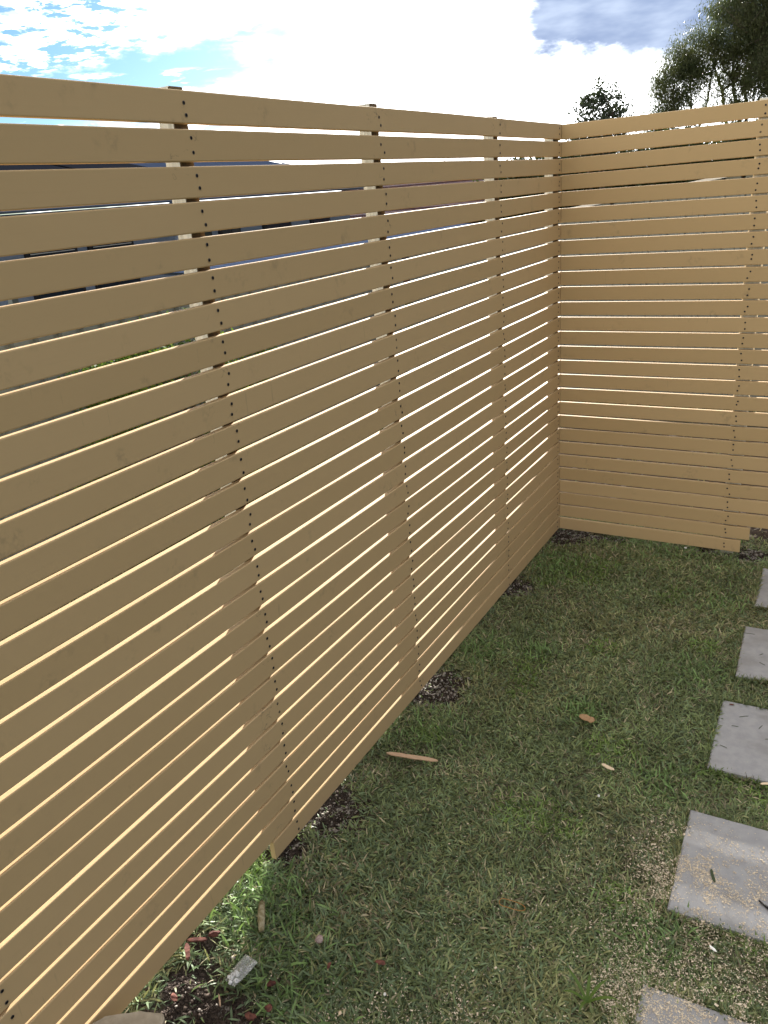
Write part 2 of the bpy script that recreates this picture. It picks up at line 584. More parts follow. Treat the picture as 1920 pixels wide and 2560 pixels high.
def slat_profile():
    r, t, h = 0.0028, SLAT_T, SLAT_H
    pr = []
    for cx, cz, a0 in ((-r, -r, 90), (-r, -h + r, 0), (-t + r, -h + r, -90), (-t + r, -r, 180)):
        for k in range(4):
            a = radians(a0 - 30 * k)
            pr.append((cx + r * cos(a), cz + r * sin(a)))
    return pr      # (normal offset, z) clockwise from front top


PROF = slat_profile()


def screw_mesh():
    b = MB()
    n = 12
    R0, R1 = 0.0042, 0.0030
    v = []
    for rr, h in ((R0, 0.0), (R0, 0.0007), (R1, 0.0009), (0.0012, 0.0004)):
        for k in range(n):
            t = 2 * pi * k / n
            v.append((h, rr * cos(t), rr * sin(t)))
    f = []
    mi = []
    for i in range(3):
        for k in range(n):
            b_ = (i * n + k, i * n + (k + 1) % n, (i + 1) * n + (k + 1) % n, (i + 1) * n + k)
            f.append(b_)
    b.add(v, f[:2 * n], 0)
    b.f += [tuple(q) for q in f[2 * n:]]
    b.mi += [1] * n
    b.f.append(tuple(3 * n + k for k in range(n)))
    b.mi.append(1)
    o = b.build('screw', [M['screw'], M['screw_hole']])
    return o


_sc = screw_mesh()
SCREW_ME = _sc.data
bpy.data.objects.remove(_sc)


def slat(parent, top, a0, a1, axis, post_at, rnd_, h_scale=1.0):
    """axis 'L': runs along -Y with front at x=0;  axis 'R': runs along +X with front at y=0"""
    n = max(2, int((a1 - a0) / 0.18))
    ph = [rnd_.uniform(0, 6.28) for _ in range(4)]
    b = MB()
    vs = []
    for i in range(n + 1):
        u = a0 + (a1 - a0) * i / n
        dz = 0.0007 * sin(u * 1.7 + ph[0]) + 0.0005 * sin(u * 4.1 + ph[1])
        dn = 0.0005 * sin(u * 2.3 + ph[2]) + 0.0003 * sin(u * 5.0 + ph[3])
        for (q, z) in PROF:
            z = z * h_scale
            if axis == 'L':
                vs.append((q + dn, -u, z + dz))
            else:
                vs.append((u, -(q + dn), z + dz))
    m = len(PROF)
    fs = []
    for i in range(n):
        for k in range(m):
            q = (i * m + k, i * m + (k + 1) % m, (i + 1) * m + (k + 1) % m, (i + 1) * m + k)
            fs.append(q)
    fs.append(tuple(range(m)))
    fs.append(tuple(n * m + k for k in range(m - 1, -1, -1)))
    b.add(vs, fs)
    o = b.build('slat', M['paint'], parent, loc=(0, 0, top))
    bm = bmesh.new()
    bm.from_mesh(o.data)
    bmesh.ops.recalc_face_normals(bm, faces=bm.faces)
    bm.to_mesh(o.data)
    bm.free()
    for pa in post_at:
        if pa < a0 - 0.0 or pa > a1:
            continue
        zs = (-0.0195, -0.0475) if h_scale > 0.9 else (-0.02,)
        for zc in zs:
            s = bpy.data.objects.new('screw', SCREW_ME)
            COL.objects.link(s)
            s.parent = o
            du, dz = rnd_.gauss(0, 0.0034), rnd_.gauss(0, 0.003)
            if axis == 'L':
                s.location = (0.0003, -(pa + du), zc + dz)
            else:
                s.location = (pa + du, -0.0003, zc + dz)
                s.rotation_euler = (0, 0, -pi / 2)
    return o


def post(parent, x0, x1, y0, y1, z0, z1, dark_face):
    """box with a dark front face ('x' or 'y') and a pale weathered remainder"""
    b = MB()
    b.box(x0, x1, y0, y1, z0, z1)
    b.mi = [0] * 6
    # faces: bottom, top, -y, +x, +y, -x
    b.mi[1] = 1
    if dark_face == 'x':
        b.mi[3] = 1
    elif dark_face == 'y':
        b.mi[2] = 0
    o = b.build('post', [M['post_pale'], M['post_dark']], parent)
    md = o.modifiers.new('bevel', 'BEVEL')
    md.width = 0.002
    md.segments = 1
    return o


rs = random.Random(3)
left = empty('slat_fence', (0, 0, 0))
tag(left, 'long cream painted slat fence running from the near left edge to the corner', 'fence', 'cream slat fences')
POSTS_L = [(0.745, 0.790), (1.700, 1.745), (2.548, 2.593), (3.478, 3.523), (4.40, 4.445)]
SCREWS_L = [0.030, 0.772, 1.722, 2.568, 3.508, 4.42]
JIT = [rs.gauss(0, 0.00035) for _ in range(40)]
for k in range(N_SLATS):
    top = TOP - k * PITCH + (JIT[k] if k else 0.0020)
    a1 = 5.1
    if k == 27:
        a1 = 2.683
    slat(left, top, -0.0185, a1, 'L', SCREWS_L, rs)
for y0, y1 in POSTS_L:
    zt = TOP + 0.012 + rs.uniform(-0.003, 0.004)
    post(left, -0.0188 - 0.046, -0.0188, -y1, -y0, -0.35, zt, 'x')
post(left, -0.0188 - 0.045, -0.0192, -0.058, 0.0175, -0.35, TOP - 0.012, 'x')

right = empty('slat_fence', (0.001, 0, 0))
tag(right, 'shorter cream slat fence beyond the corner, facing the camera, its two lowest slats cut short', 'fence', 'cream slat fences')
JR = [rs.gauss(0, 0.0004) for _ in range(40)]
for k in range(N_SLATS):
    a1 = 2.9
    if k == 27:
        a1 = 0.953
    if k == 26:
        a1 = 0.991
    slat(right, TOP - k * PITCH + (JR[k] if k else 0), 0.001, a1, 'R', [0.878, 1.80, 2.75], rs)
for x0 in (0.855, 1.78, 2.73):
    post(right, x0, x0 + 0.068, 0.0188, 0.0188 + 0.07, -0.35, TOP + 0.010, 'y')

# ------------------------------------------------------------------ pavers
PAV = [(1.079, -0.13, 0.02, 'grey concrete paver nearest the short fence, just entering at the right edge'),
       (1.073, -0.735, 0.035, 'second grey paver from the fence, bare and clean, cut by the right edge'),
       (1.066, -1.320, 0.03, 'grey paver with a small red bark chip near its far corner'),
       (1.065, -1.945, 0.03, 'grey paver with a dark leaf and wood shavings over its near half'),
       (1.070, -2.595, 0.04, 'grey paver closest to the camera, its edges buried under wood shavings')]
for x, y, rz, lab in PAV:
    b = MB()
    L, r = 0.402, 0.006
    n = 18
    ring = []
    rr = random.Random(int(-y * 100))

    def outline(ins, z, wob):
        pts = []
        for s in range(4):
            for i in range(n):
                t = i / n
                p = [(t, 0), (1, t), (1 - t, 1), (0, 1 - t)][s]
                px, py = ins + p[0] * (L - 2 * ins), ins + p[1] * (L - 2 * ins)
                w = wob[(s * n + i)]
                nx, ny = [(0, 1), (-1, 0), (0, -1), (1, 0)][s]
                pts.append((px + nx * w, py + ny * w - L, z))
        return pts
    wob = [abs(rr.gauss(0, 0.0009)) for _ in range(4 * n)]
    a = outline(0, -0.045, [0] * 4 * n)
    c_ = outline(0, -0.009, [w * 0.5 for w in wob])
    d_ = outline(0.004, -0.0050, wob)
    m = 4 * n
    b.v = a + c_ + d_
    for lv in range(2):
        for i in range(m):
            b.f.append((lv * m + i, lv * m + (i + 1) % m, (lv + 1) * m + (i + 1) % m, (lv + 1) * m + i))
            b.mi.append(0)
    b.f.append(tuple(2 * m + i for i in range(m)))
    b.mi.append(0)
    b.f.append(tuple(m - 1 - i for i in range(m)))
    b.mi.append(0)
    o = b.build('paver', M['paver'], loc=(x, y, 0))
    o.rotation_euler = (0, 0, rz)
    tag(o, lab, 'paver', 'stepping pavers down the right side of the lawn')


def in_paver(x, y, m=0.0):
    r = np.zeros(np.shape(x), bool)
    for px, py, rz, _ in PAV:
        lx = (x - px) * cos(rz) + (y - py) * sin(rz)
        ly = -(x - px) * sin(rz) + (y - py) * cos(rz)
        r |= (lx > -m) & (lx < 0.402 + m) & (ly < m) & (ly > -0.402 - m)
    return r


# ------------------------------------------------------------------ grass
def blades(x, y, L, Wd, lean0, curl, tint, z0=None):
    n = len(x)
    th = RNG.uniform(0, 2 * pi, n)
    dx, dy = np.cos(th), np.sin(th)
    sx_, sy_ = -dy, dx
    S = 3
    z = gh(x, y) if z0 is None else z0
    P = np.stack([x, y, z], -1)
    V = np.zeros((n, 2 * S + 1, 3))
    ang = lean0.copy()
    tw = RNG.normal(0, 0.5, n)
    for i in range(S + 1):
        w = Wd * (0.8, 1.0, 0.8, 0.0)[i] * 0.5
        if i < S:
            tz = np.sin(tw * i) * w
            side = np.stack([sx_ * w, sy_ * w, tz], -1)
            V[:, 2 * i] = P - side
            V[:, 2 * i + 1] = P + side
        else:
            V[:, 2 * S] = P
        st = L / S
        P = P + np.stack([dx * np.sin(ang) * st, dy * np.sin(ang) * st, np.cos(ang) * st], -1)
        ang = ang + curl / S
        low = P[:, 2] < z + 0.002
        P[low, 2] = z[low] + 0.002
    base = (np.arange(n) * (2 * S + 1))[:, None]
    q = np.array([[0, 1, 3, 2], [2, 3, 5, 4]])
    F4 = (base[:, :, None] + q[None]).reshape(-1, 4)
    F3 = base + np.array([[4, 5, 6]])
    col = np.repeat(tint, 2 * S + 1, axis=0)
    return V.reshape(-1, 3), F4, F3, col


def grass_tint(x, y):
    n = len(x)
    green = np.array([0.205, 0.25, 0.115])
    olive = np.array([0.275, 0.28, 0.14])
    deep = np.array([0.17, 0.225, 0.125])
    straw = np.array([0.40, 0.35, 0.235])
    bright = np.array([0.19, 0.28, 0.08])
    a = vnoise(x, y, 3.1)
    b = vnoise(x + 9, y, 8)
    r = RNG.random(n)
    t = np.where((a + (r - 0.5) * 0.8)[:, None] > 0.5, olive, green)
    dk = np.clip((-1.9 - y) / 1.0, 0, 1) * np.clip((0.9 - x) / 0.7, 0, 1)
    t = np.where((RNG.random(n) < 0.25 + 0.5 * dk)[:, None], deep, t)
    br = (vnoise(x + 3, y + 5, 5) > 0.78)
    t = np.where((br & (RNG.random(n) < 0.5))[:, None], bright, t)
    ps = 0.055 + 0.20 * np.clip((b - 0.55) / 0.3, 0, 1) + 0.10 * np.clip(y + 1.2, 0, 1)
    t = np.where((RNG.random(n) < ps)[:, None], straw * RNG.uniform(0.45, 1.25, (n, 1)), t)
    return t * RNG.uniform(0.55, 1.5, (n, 1)) * (0.8 + 0.45 * vnoise(x, y, 11))[:, None]


def scatter(x0, x1, y0, y1, dens):
    n = int((x1 - x0) * (y1 - y0) * dens)
    return RNG.uniform(x0, x1, n), RNG.uniform(y0, y1, n)


Vs, F4s, F3s, Cs = [], [], [], []
off = 0


def add_blades(x, y, lmin, lmax, wmin, wmax, keep_dirt=0.06, lean=(0.35, 1.35), tint=None):
    global off
    d = dirt_amount(x, y)
    k = (RNG.random(len(x)) > d * (1 - keep_dirt)) & ~in_paver(x, y, -0.004)
    x, y = x[k], y[k]
    n = len(x)
    if not n:
        return
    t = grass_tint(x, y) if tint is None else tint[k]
    long_ = np.clip((-2.2 - y) / 1.0, 0, 1)
    L = RNG.uniform(lmin, lmax, n) * (1 + 0.45 * long_)
    Wd = RNG.uniform(wmin, wmax, n) * (1 + 0.3 * long_)
    ln = RNG.uniform(lean[0], lean[1], n)
    # near a paver or the fence line the blades stand up a little more
    cu = RNG.uniform(0.1, 1.2, n)
    V, F4, F3, C = blades(x, y, L, Wd, ln, cu, t)
    Vs.append(V)
    F4s.append(F4 + off)
    F3s.append(F3 + off)
    Cs.append(C)
    off += len(V)


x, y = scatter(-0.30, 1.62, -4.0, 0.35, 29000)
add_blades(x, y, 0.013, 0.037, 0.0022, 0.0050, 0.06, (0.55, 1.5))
# fringe of blades round each paver, growing over its edge
for px, py, rz, _ in PAV:
    t = RNG.uniform(0, 1.608, 2400)
    sd_ = (t // 0.402).astype(int) % 4
    q = t % 0.402
    o_ = np.abs(RNG.normal(0, 0.008, 2400)) + 0.001
    lx = np.choose(sd_, [q, 0.402 + o_, q, -o_])
    ly = np.choose(sd_, [o_, -q, -0.402 - o_, -q])
    add_blades(px + lx * cos(rz) - ly * sin(rz), py + lx * sin(rz) + ly * cos(rz), 0.018, 0.040, 0.0022, 0.0044, 0.06, (0.2, 1.1))
# upright denser tufts
for tx, ty, tr, nn in ((0.33, -1.25, 0.05, 260), (0.62, -1.57, 0.06, 420), (0.10, -0.42, 0.13, 900), (0.07, -1.35, 0.12, 900), (0.12, -1.95, 0.10, 420),
                       (0.95, -1.85, 0.10, 500), (0.95, -1.15, 0.1, 420), (1.05, -2.45, 0.09, 420), (0.93, -0.5, 0.12, 500), (1.25, -0.02, 0.2, 1200),
                       (0.04, -2.80, 0.10, 700), (0.25, -2.98, 0.14, 700), (0.45, -0.05, 0.25, 1100), (0.75, -0.02, 0.2, 700)):
    nn = nn // 2
    q = RNG.normal(0, tr * 0.75, (nn, 2))
    xx, yy = tx + q[:, 0], ty + q[:, 1]
    tt = np.array([0.19, 0.29, 0.11]) * RNG.uniform(0.55, 1.5, (nn, 1))
    add_blades(xx, yy, 0.022, 0.052, 0.0028, 0.0055, 0.1, (0.3, 1.25), tt)
x, y = scatter(1.62, 3.4, -5.5, 0.6, 3000)
add_blades(x, y, 0.03, 0.07, 0.004, 0.008)
x, y = scatter(-2.55, -0.30, -5.0, 2.9, 2600)
add_blades(x, y, 0.03, 0.07, 0.004, 0.008)
x, y = scatter(-0.3, 3.4, 0.35, 2.9, 2600)
add_blades(x, y, 0.03, 0.07, 0.004, 0.008)
x, y = scatter(-0.30, 1.62, -6.0, -4.0, 3000)
add_blades(x, y, 0.03, 0.07, 0.004, 0.008)
g = np_mesh('grass', np.concatenate(Vs), np.concatenate(F4s), M['grass'], np.concatenate(Cs), np.concatenate(F3s))
tag(g, 'short mown lawn of mixed green, olive and straw blades', 'grass', kind='stuff')


# ------------------------------------------------------------------ loose crumbs and shavings
def chips(name, x, y, z, size, mat, flat=0.4, lab='', cat=''):
    n = len(x)
    base = np.array([[-1, -1, -1], [1, -1, -1], [1, 1, -1], [-1, 1, -1], [-1, -1, 1], [1, -1, 1], [1, 1, 1], [-1, 1, 1]], float)
    V = base[None] * RNG.uniform(0.5, 1.0, (n, 8, 3))
    V *= size[:, None, None] * 0.5
    V[:, :, 2] *= flat
    V[:, :, 0] *= RNG.uniform(0.6, 1.5, (n, 1))
    th = RNG.uniform(0, 2 * pi, n)
    ti = RNG.normal(0, 0.35, n)
    c_, s_ = np.cos(ti), np.sin(ti)
    X_, Z_ = V[:, :, 0].copy(), V[:, :, 2].copy()
    V[:, :, 0] = X_ * c_[:, None] + Z_ * s_[:, None]
    V[:, :, 2] = -X_ * s_[:, None] + Z_ * c_[:, None]
    c_, s_ = np.cos(th), np.sin(th)
    X_, Y_ = V[:, :, 0].copy(), V[:, :, 1].copy()
    V[:, :, 0] = X_ * c_[:, None] - Y_ * s_[:, None]
    V[:, :, 1] = X_ * s_[:, None] + Y_ * c_[:, None]
    V += np.stack([x, y, z], -1)[:, None]
    q = np.array([[0, 3, 2, 1], [4, 5, 6, 7], [0, 1, 5, 4], [1, 2, 6, 5], [2, 3, 7, 6], [3, 0, 4, 7]])
    F = ((np.arange(n) * 8)[:, None, None] + q[None]).reshape(-1, 4)
    o = np_mesh(name, V.reshape(-1, 3), F, mat)
    tag(o, lab, cat, kind='stuff')
    return o


M['crumb'] = mat_noise('soil_crumbs', (0.035, 0.025, 0.021), (0.09, 0.066, 0.052), 90, 0.95)
M['crumb_pale'] = mat_noise('concrete_crumbs', (0.22, 0.195, 0.17), (0.38, 0.34, 0.30), 120, 0.95)
M['shaving'] = mat_noise('wood_shavings', (0.74, 0.64, 0.49), (0.58, 0.47, 0.34), 160, 0.85)
xs_, ys_ = [], []
for hx, hy, r in HOLES:
    n = int(22000 * r * r * 3.2 * 4)
    q = RNG.normal(0, r * 0.55, (n, 2))
    xs_.append(hx + q[:, 0])
    ys_.append(hy + q[:, 1])
xc, yc = np.concatenate(xs_), np.concatenate(ys_)
sz = RNG.gamma(1.7, 0.0015, len(xc)).clip(0.0008, 0.012)
chips('soil_crumbs', xc, yc, gh(xc, yc) + sz * 0.3, sz, M['crumb'], 0.8, 'dark crumbly soil around the fence posts', 'soil')
k = RNG.random(len(xc)) < np.where(yc < -2.9, 0.01, 0.13)
xp, yp = xc[k] + RNG.normal(0, 0.02, k.sum()), yc[k] + RNG.normal(0, 0.02, k.sum())
sz = RNG.gamma(2.0, 0.0018, len(xp)).clip(0.001, 0.014)
chips('concrete_crumbs', xp, yp, gh(xp, yp) + 0.004 + sz * 0.3, sz, M['crumb_pale'], 0.7, 'pale concrete crumbs spilled beside the fence posts', 'rubble')

# wood shavings: thin curled flakes, thick on the two nearest pavers
parts_ = []


def flakes(cx, cy, sx0, sy0, n, dz=0.0):
    q = RNG.normal(0, 1, (n, 2))
    return cx + q[:, 0] * sx0, cy + q[:, 1] * sy0


segs = [flakes(1.15, -2.20, 0.08, 0.07, 4320), flakes(1.25, -2.24, 0.13, 0.07, 7200), flakes(1.10, -2.30, 0.06, 0.08, 3360),
        flakes(1.12, -2.62, 0.10, 0.06, 4320), flakes(1.04, -2.72, 0.05, 0.12, 2880), flakes(1.3, -2.60, 0.10, 0.04, 3360), flakes(1.25, -2.78, 0.15, 0.12, 4320),
        flakes(1.05, -2.15, 0.04, 0.10, 1440), flakes(0.80, -2.95, 0.14, 0.08, 3360), flakes(0.55, -3.0, 0.2, 0.08, 2400), flakes(1.2, -2.47, 0.14, 0.06, 3360),
        flakes(1.25, -2.05, 0.12, 0.05, 1248), flakes(0.9, -2.6, 0.25, 0.25, 3360), flakes(0.9, -2.2, 0.15, 0.2, 1248)]
u_, v_ = RNG.uniform(0, 1.6, 900), RNG.uniform(-3.2, -0.3, 900)
kk = RNG.random(900) < 0.15 + 0.5 * np.clip((u_ - 0.5), 0, 1) * np.clip(-v_ / 3, 0, 1)
xf = np.concatenate([s[0] for s in segs] + [u_[kk]])
yf = np.concatenate([s[1] for s in segs] + [v_[kk]])
cl_ = vnoise(xf, yf, 16) * 0.6 + vnoise(xf, yf, 45) * 0.4
kp = RNG.random(len(xf)) < np.clip((cl_ - 0.34) / 0.25, 0.06, 1)
xf, yf = xf[kp], yf[kp]
n = len(xf)
onp = in_paver(xf, yf, -0.004)
zf = np.where(onp, -0.0038, gh(xf, yf) + RNG.uniform(0.012, 0.026, n))
L_ = RNG.gamma(2.4, 0.0009, n).clip(0.0009, 0.009)
W_ = L_ * RNG.uniform(0.25, 0.6, n)
th = RNG.uniform(0, 2 * pi, n)
dx, dy = np.cos(th), np.sin(th)
V = np.zeros((n, 6, 3))
tilt = RNG.uniform(0.0, 0.5, n)
for i, s in enumerate((-0.5, 0.0, 0.5)):
    for j, w in enumerate((-0.5, 0.5)):
        V[:, 2 * i + j, 0] = xf + dx * L_ * s - dy * W_ * w
        V[:, 2 * i + j, 1] = yf + dy * L_ * s + dx * W_ * w
        V[:, 2 * i + j, 2] = zf + (abs(s) * L_ * tilt) + j * W_ * 0.25
F = ((np.arange(n) * 6)[:, None, None] + np.array([[0, 2, 3, 1], [2, 4, 5, 3]])[None]).reshape(-1, 4)
o = np_mesh('wood_shavings', V.reshape(-1, 3), F, M['shaving'])
tag(o, 'pale wood shavings scattered over the near pavers and lawn', 'shavings', kind='stuff')

# ------------------------------------------------------------------ small litter on the lawn
GZ = 0.012


def lump(name, x, y, z, sx, sy, sz, rz, mat, lab, cat, seed, rough=0.25, group=None, sub=2, tilt=0.0):
    bm = bmesh.new()
    bmesh.ops.create_icosphere(bm, subdivisions=sub, radius=0.5)
    r = random.Random(seed)
    for v in bm.verts:
        v.co *= 1 + r.uniform(-rough, rough)
        v.co.x *= sx
        v.co.y *= sy
        v.co.z *= sz
    me = bpy.data.meshes.new(name)
    bm.to_mesh(me)
    bm.free()
    me.materials.append(mat)
    o = bpy.data.objects.new(name, me)
    COL.objects.link(o)
    o.location = (x, y, z)
    o.rotation_euler = (tilt, 0, rz)
    tag(o, lab, cat, group)
    return o


def strip(name, pts, width, thick, mat, lab, cat, z=GZ, group=None, seed=1, taper=0.5):
    """flat splinter of wood or bark following pts with pointed ends"""
    r = random.Random(seed)
    p = [Vector((a[0], a[1], 0)) for a in pts]
    n = 10
    b = MB()
    rows = []
    for i in range(n + 1):
        t = i / n * (len(p) - 1)
        k = min(int(t), len(p) - 2)
        c = p[k].lerp(p[k + 1], t - k)
        d = (p[k + 1] - p[k]).normalized()
        s = Vector((-d.y, d.x, 0))
        e = i / n
        w = width * 0.5 * min(1, (0.25 + e / 0.18), (0.25 + (1 - e) / 0.18)) * (1 + r.uniform(-0.12, 0.12))
        zz_ = z + thick * 0.4 * sin(e * pi) + r.uniform(-0.0006, 0.0006)
        rows.append([c - s * w + Vector((0, 0, zz_)), c + s * w + Vector((0, 0, zz_ + 0.001)),
                     c + s * w + Vector((0, 0, zz_ + thick)), c - s * w + Vector((0, 0, zz_ + thick * 0.8))])
    v = [q for row in rows for q in row]
    f = []
    for i in range(n):
        for k in range(4):
            f.append((i * 4 + k, i * 4 + (k + 1) % 4, (i + 1) * 4 + (k + 1) % 4, (i + 1) * 4 + k))
    f.append((3, 2, 1, 0))
    f.append(tuple(n * 4 + k for k in range(4)))
    b.add(v, f)
    o = b.build(name, mat)
    tag(o, lab, cat, group)
    return o


strip('timber_sliver', [(0.072, -2.128), (0.16, -2.112), (0.256, -2.090)], 0.017, 0.004, M['offcut'],
      'long thin pinkish timber sliver lying on the lawn beside the long fence', 'offcut', z=0.010)
strip('dry_leaf', [(0.622, -1.645), (0.65, -1.655), (0.680, -1.660)], 0.030, 0.003, M['dryleaf'],
      'curled tan dry leaf on the middle of the lawn', 'leaf', z=0.010, seed=4)
strip('timber_sliver', [(0.768, -1.876), (0.79, -1.885), (0.812, -1.888)], 0.012, 0.003, M['sliver'],
      'short pale timber sliver on the lawn left of the pavers', 'offcut', z=0.012, seed=5)
strip('timber_sliver', [(1.243, -1.765), (1.262, -1.757), (1.285, -1.752)], 0.008, 0.003, M['sliver'],
      'pale sliver in the grass between the third and fourth paver', 'offcut', z=0.014, seed=6)
# short lichen-covered stick
b = MB()
b.tube([(0.072, -2.842, 0.020), (0.088, -2.863, 0.022), (0.108, -2.89, 0.021), (0.128, -2.915, 0.018)], [0.008, 0.0105, 0.011, 0.0075], 10)
o = b.build('stick', M['twig'], smooth=True)
tag(o, 'stubby mottled stick lying in the grass near the plastic bag', 'stick')

BARK = 'bark chips scattered near the long fence'
strip('bark_chip', [(-0.030, -3.040), (-0.012, -3.055), (0.008, -3.075)], 0.013, 0.006, M['redbark'], 'sunlit red bark strip pointing down from under the fence edge', 'bark', z=0.018, group=BARK, seed=8)
strip('bark_chip', [(-0.034, -3.032), (-0.008, -3.018), (0.013, -3.006)], 0.009, 0.006, M['redbark'], 'thin red bark strip lying across at the fence edge', 'bark', z=0.02, group=BARK, seed=9)
lump('bark_chip', 0.016, -2.982, 0.02, 0.034, 0.018, 0.012, 0.6, M['brownbark'], 'dark brown bark lump in the sunlit grass at the fence edge', 'bark', 10, group=BARK)
lump('bark_chip', 0.351, -2.917, 0.016, 0.010, 0.018, 0.008, 0.2, M['redbark'], 'tiny red bark chip upright in the grass, middle of the lawn', 'bark', 11, group=BARK)
lump('bark_chip', 0.468, -2.852, 0.018, 0.026, 0.014, 0.009, 0.3, M['redbark'], 'red bark chip on the lawn furthest from the fence', 'bark', 12, group=BARK)
lump('bark_chip', 0.280, -3.081, 0.016, 0.017, 0.019, 0.010, 0.9, M['redbark'], 'round red bark chip at the edge of the dark soil', 'bark', 13, group=BARK)
lump('bark_chip', 0.252, -3.118, 0.014, 0.032, 0.018, 0.010, 0.1, M['redbark'], 'broad red bark chip in the dark soil by the stones', 'bark', 14, group=BARK)
lump('bark_chip', 0.042, -3.165, 0.008, 0.028, 0.014, 0.009, -0.4, M['redbark'], 'dull red bark chip in the dark soil under the fence', 'bark', 15, group=BARK)
lump('bark_chip', 1.101, -1.334 - 0.012, -0.0005, 0.020, 0.007, 0.007, 0.1, M['redbark'], 'small red bark chip on the third paver', 'bark', 16, sub=1)
lump('bark_chip', 0.245, -3.025, 0.014, 0.024, 0.014, 0.008, 0.7, M['brownbark'], 'dark brown bark chip in the grass right of the plastic bag', 'bark', 17, group=BARK)
strip('twig', [(0.142, -3.108), (0.158, -3.122), (0.168, -3.132)], 0.004, 0.003, M['offcut'], 'little pale twig lying on the dark soil', 'twig', z=0.012, seed=18)
lump('pebble', 0.284, -2.865, 0.016, 0.022, 0.026, 0.014, 0.4, M['pinkstone'], 'pinkish pebble standing alone on the near lawn', 'pebble', 19, 0.12)
lump('pebble', 0.521, -2.922, 0.018, 0.008, 0.010, 0.007, 0.4, M['white_scrap'], 'tiny white pebble on the near lawn', 'pebble', 20, 0.15, sub=1)
lump('wood_crumb', 0.447, -3.013, 0.018, 0.009, 0.012, 0.006, 0.4, M['sliver'], 'tiny cream wood crumb at the bottom of the lawn', 'crumb', 21, 0.2, sub=1)
lump('pebble', 0.800, -2.03, 0.016, 0.010, 0.012, 0.008, 0.1, M['white_scrap'], 'small white pebble beside the fourth paver', 'pebble', 23, 0.15, sub=1)
lump('pebble', 0.70, -0.06, 0.012, 0.016, 0.012, 0.010, 0.1, M['white_scrap'], 'pale pebble at the foot of the short fence', 'pebble', 24, 0.15, sub=1)
lump('paint_flake', 1.207, -2.444, 0.019, 0.024, 0.009, 0.004, -0.5, M['white_scrap'], 'white plastic scrap in the grass between the two nearest pavers', 'scrap', 22, 0.1, sub=1)
strip('fallen_leaf', [(1.160, -2.165), (1.166, -2.185), (1.176, -2.208)], 0.008, 0.001, M['darkleaf'], 'slim dark green leaf lying on the fourth paver', 'leaf', z=-0.002, seed=25)
b = MB()
b.tube([(1.290, -2.222, 0.0000), (1.315, -2.238, 0.0000), (1.362, -2.266, 0.0000)], [0.0022, 0.0036, 0.0036], 8)
tag(b.build('pen', M['black'], smooth=True), 'black pen on the shavings-covered paver at the right edge', 'pen')
for i, (dx_, dy_, l_, a_) in enumerate(((1.15, -1.40, 0.022, 0.6), (1.13, -1.47, 0.014, 0.2), (1.21, -1.44, 0.016, 1.2), (1.24, -1.50, 0.012, 0.4), (1.11, -1.60, 0.016, -0.3),
                                        (1.10, -0.80, 0.024, 0.1), (1.17, -1.02, 0.016, -0.5), (1.16, -0.95, 0.012, 0.9))):
    c_, s_ = cos(a_) * l_ * 0.8, sin(a_) * l_ * 0.8
    o = strip('grass_clipping', [(dx_ - c_, dy_ - s_), (dx_, dy_ + 0.001), (dx_ + c_, dy_ + s_)], 0.0016, 0.0008, M['darkleaf'],
              'dry grass clipping lying on the bare grey pavers', 'clipping', z=-0.0035, group='grass clippings on the bare pavers', seed=40 + i)

# rubber band
b = MB()
pts = []
for k in range(41):
    t = 2 * pi * k / 40
    pts.append((0.706 + 0.036 * cos(t) + 0.004 * cos(2 * t), -2.550 + 0.014 * sin(t) + 0.003 * cos(t), 0.030 + 0.002 * sin(3 * t)))
b.tube(pts, [0.0011] * 41, 6, cap=False)
tag(b.build('rubber_band', M['band'], smooth=True), 'tan rubber band loop on the near lawn', 'rubber band')

# plastic bag with white caps inside
bag = empty('plastic_bag', (0.153, -3.037, 0.02))
tag(bag, 'small clear zip bag of white plastic caps on the grass near the fence', 'plastic bag')
nb = 14
Vb, Fb = [], []
A_, B_, C_, D_ = Vector((0.136, -2.994, 0)), Vector((0.180, -2.998, 0)), Vector((0.170, -3.078, 0)), Vector((0.134, -3.074, 0))
rb = random.Random(5)
for side in (0, 1):
    for i in range(nb + 1):
        for j in range(nb + 1):
            s, t = i / nb, j / nb
            p = A_.lerp(B_, s).lerp(D_.lerp(C_, s), t)
            puff = sin(pi * s) * (0.003 + 0.009 * max(0, sin(pi * t ** 1.6)))
            zz_ = (puff if side else -puff * 0.4) + rb.uniform(-0.0006, 0.0006) * (1 if 0 < i < nb and 0 < j < nb else 0)
            Vb.append((p.x - 0.153, p.y + 0.037 + 3.0, zz_ + 0.002 * sin(9 * s + 4 * t)))
    o_ = side * (nb + 1) ** 2
    for i in range(nb):
        for j in range(nb):
            q = (o_ + i * (nb + 1) + j, o_ + (i + 1) * (nb + 1) + j, o_ + (i + 1) * (nb + 1) + j + 1, o_ + i * (nb + 1) + j + 1)
            Fb.append(q if side else q[::-1])
b = MB()
b.add(Vb, Fb)
b.build('film', M['bag'], bag, smooth=True)
b = MB()
b.tube([(A_.x - 0.153, A_.y + 3.037, 0.002), (B_.x - 0.153, B_.y + 3.037, 0.002)], [0.0012, 0.0012], 6)
b.build('zip_seal', M['bag'], bag)
cap0 = None
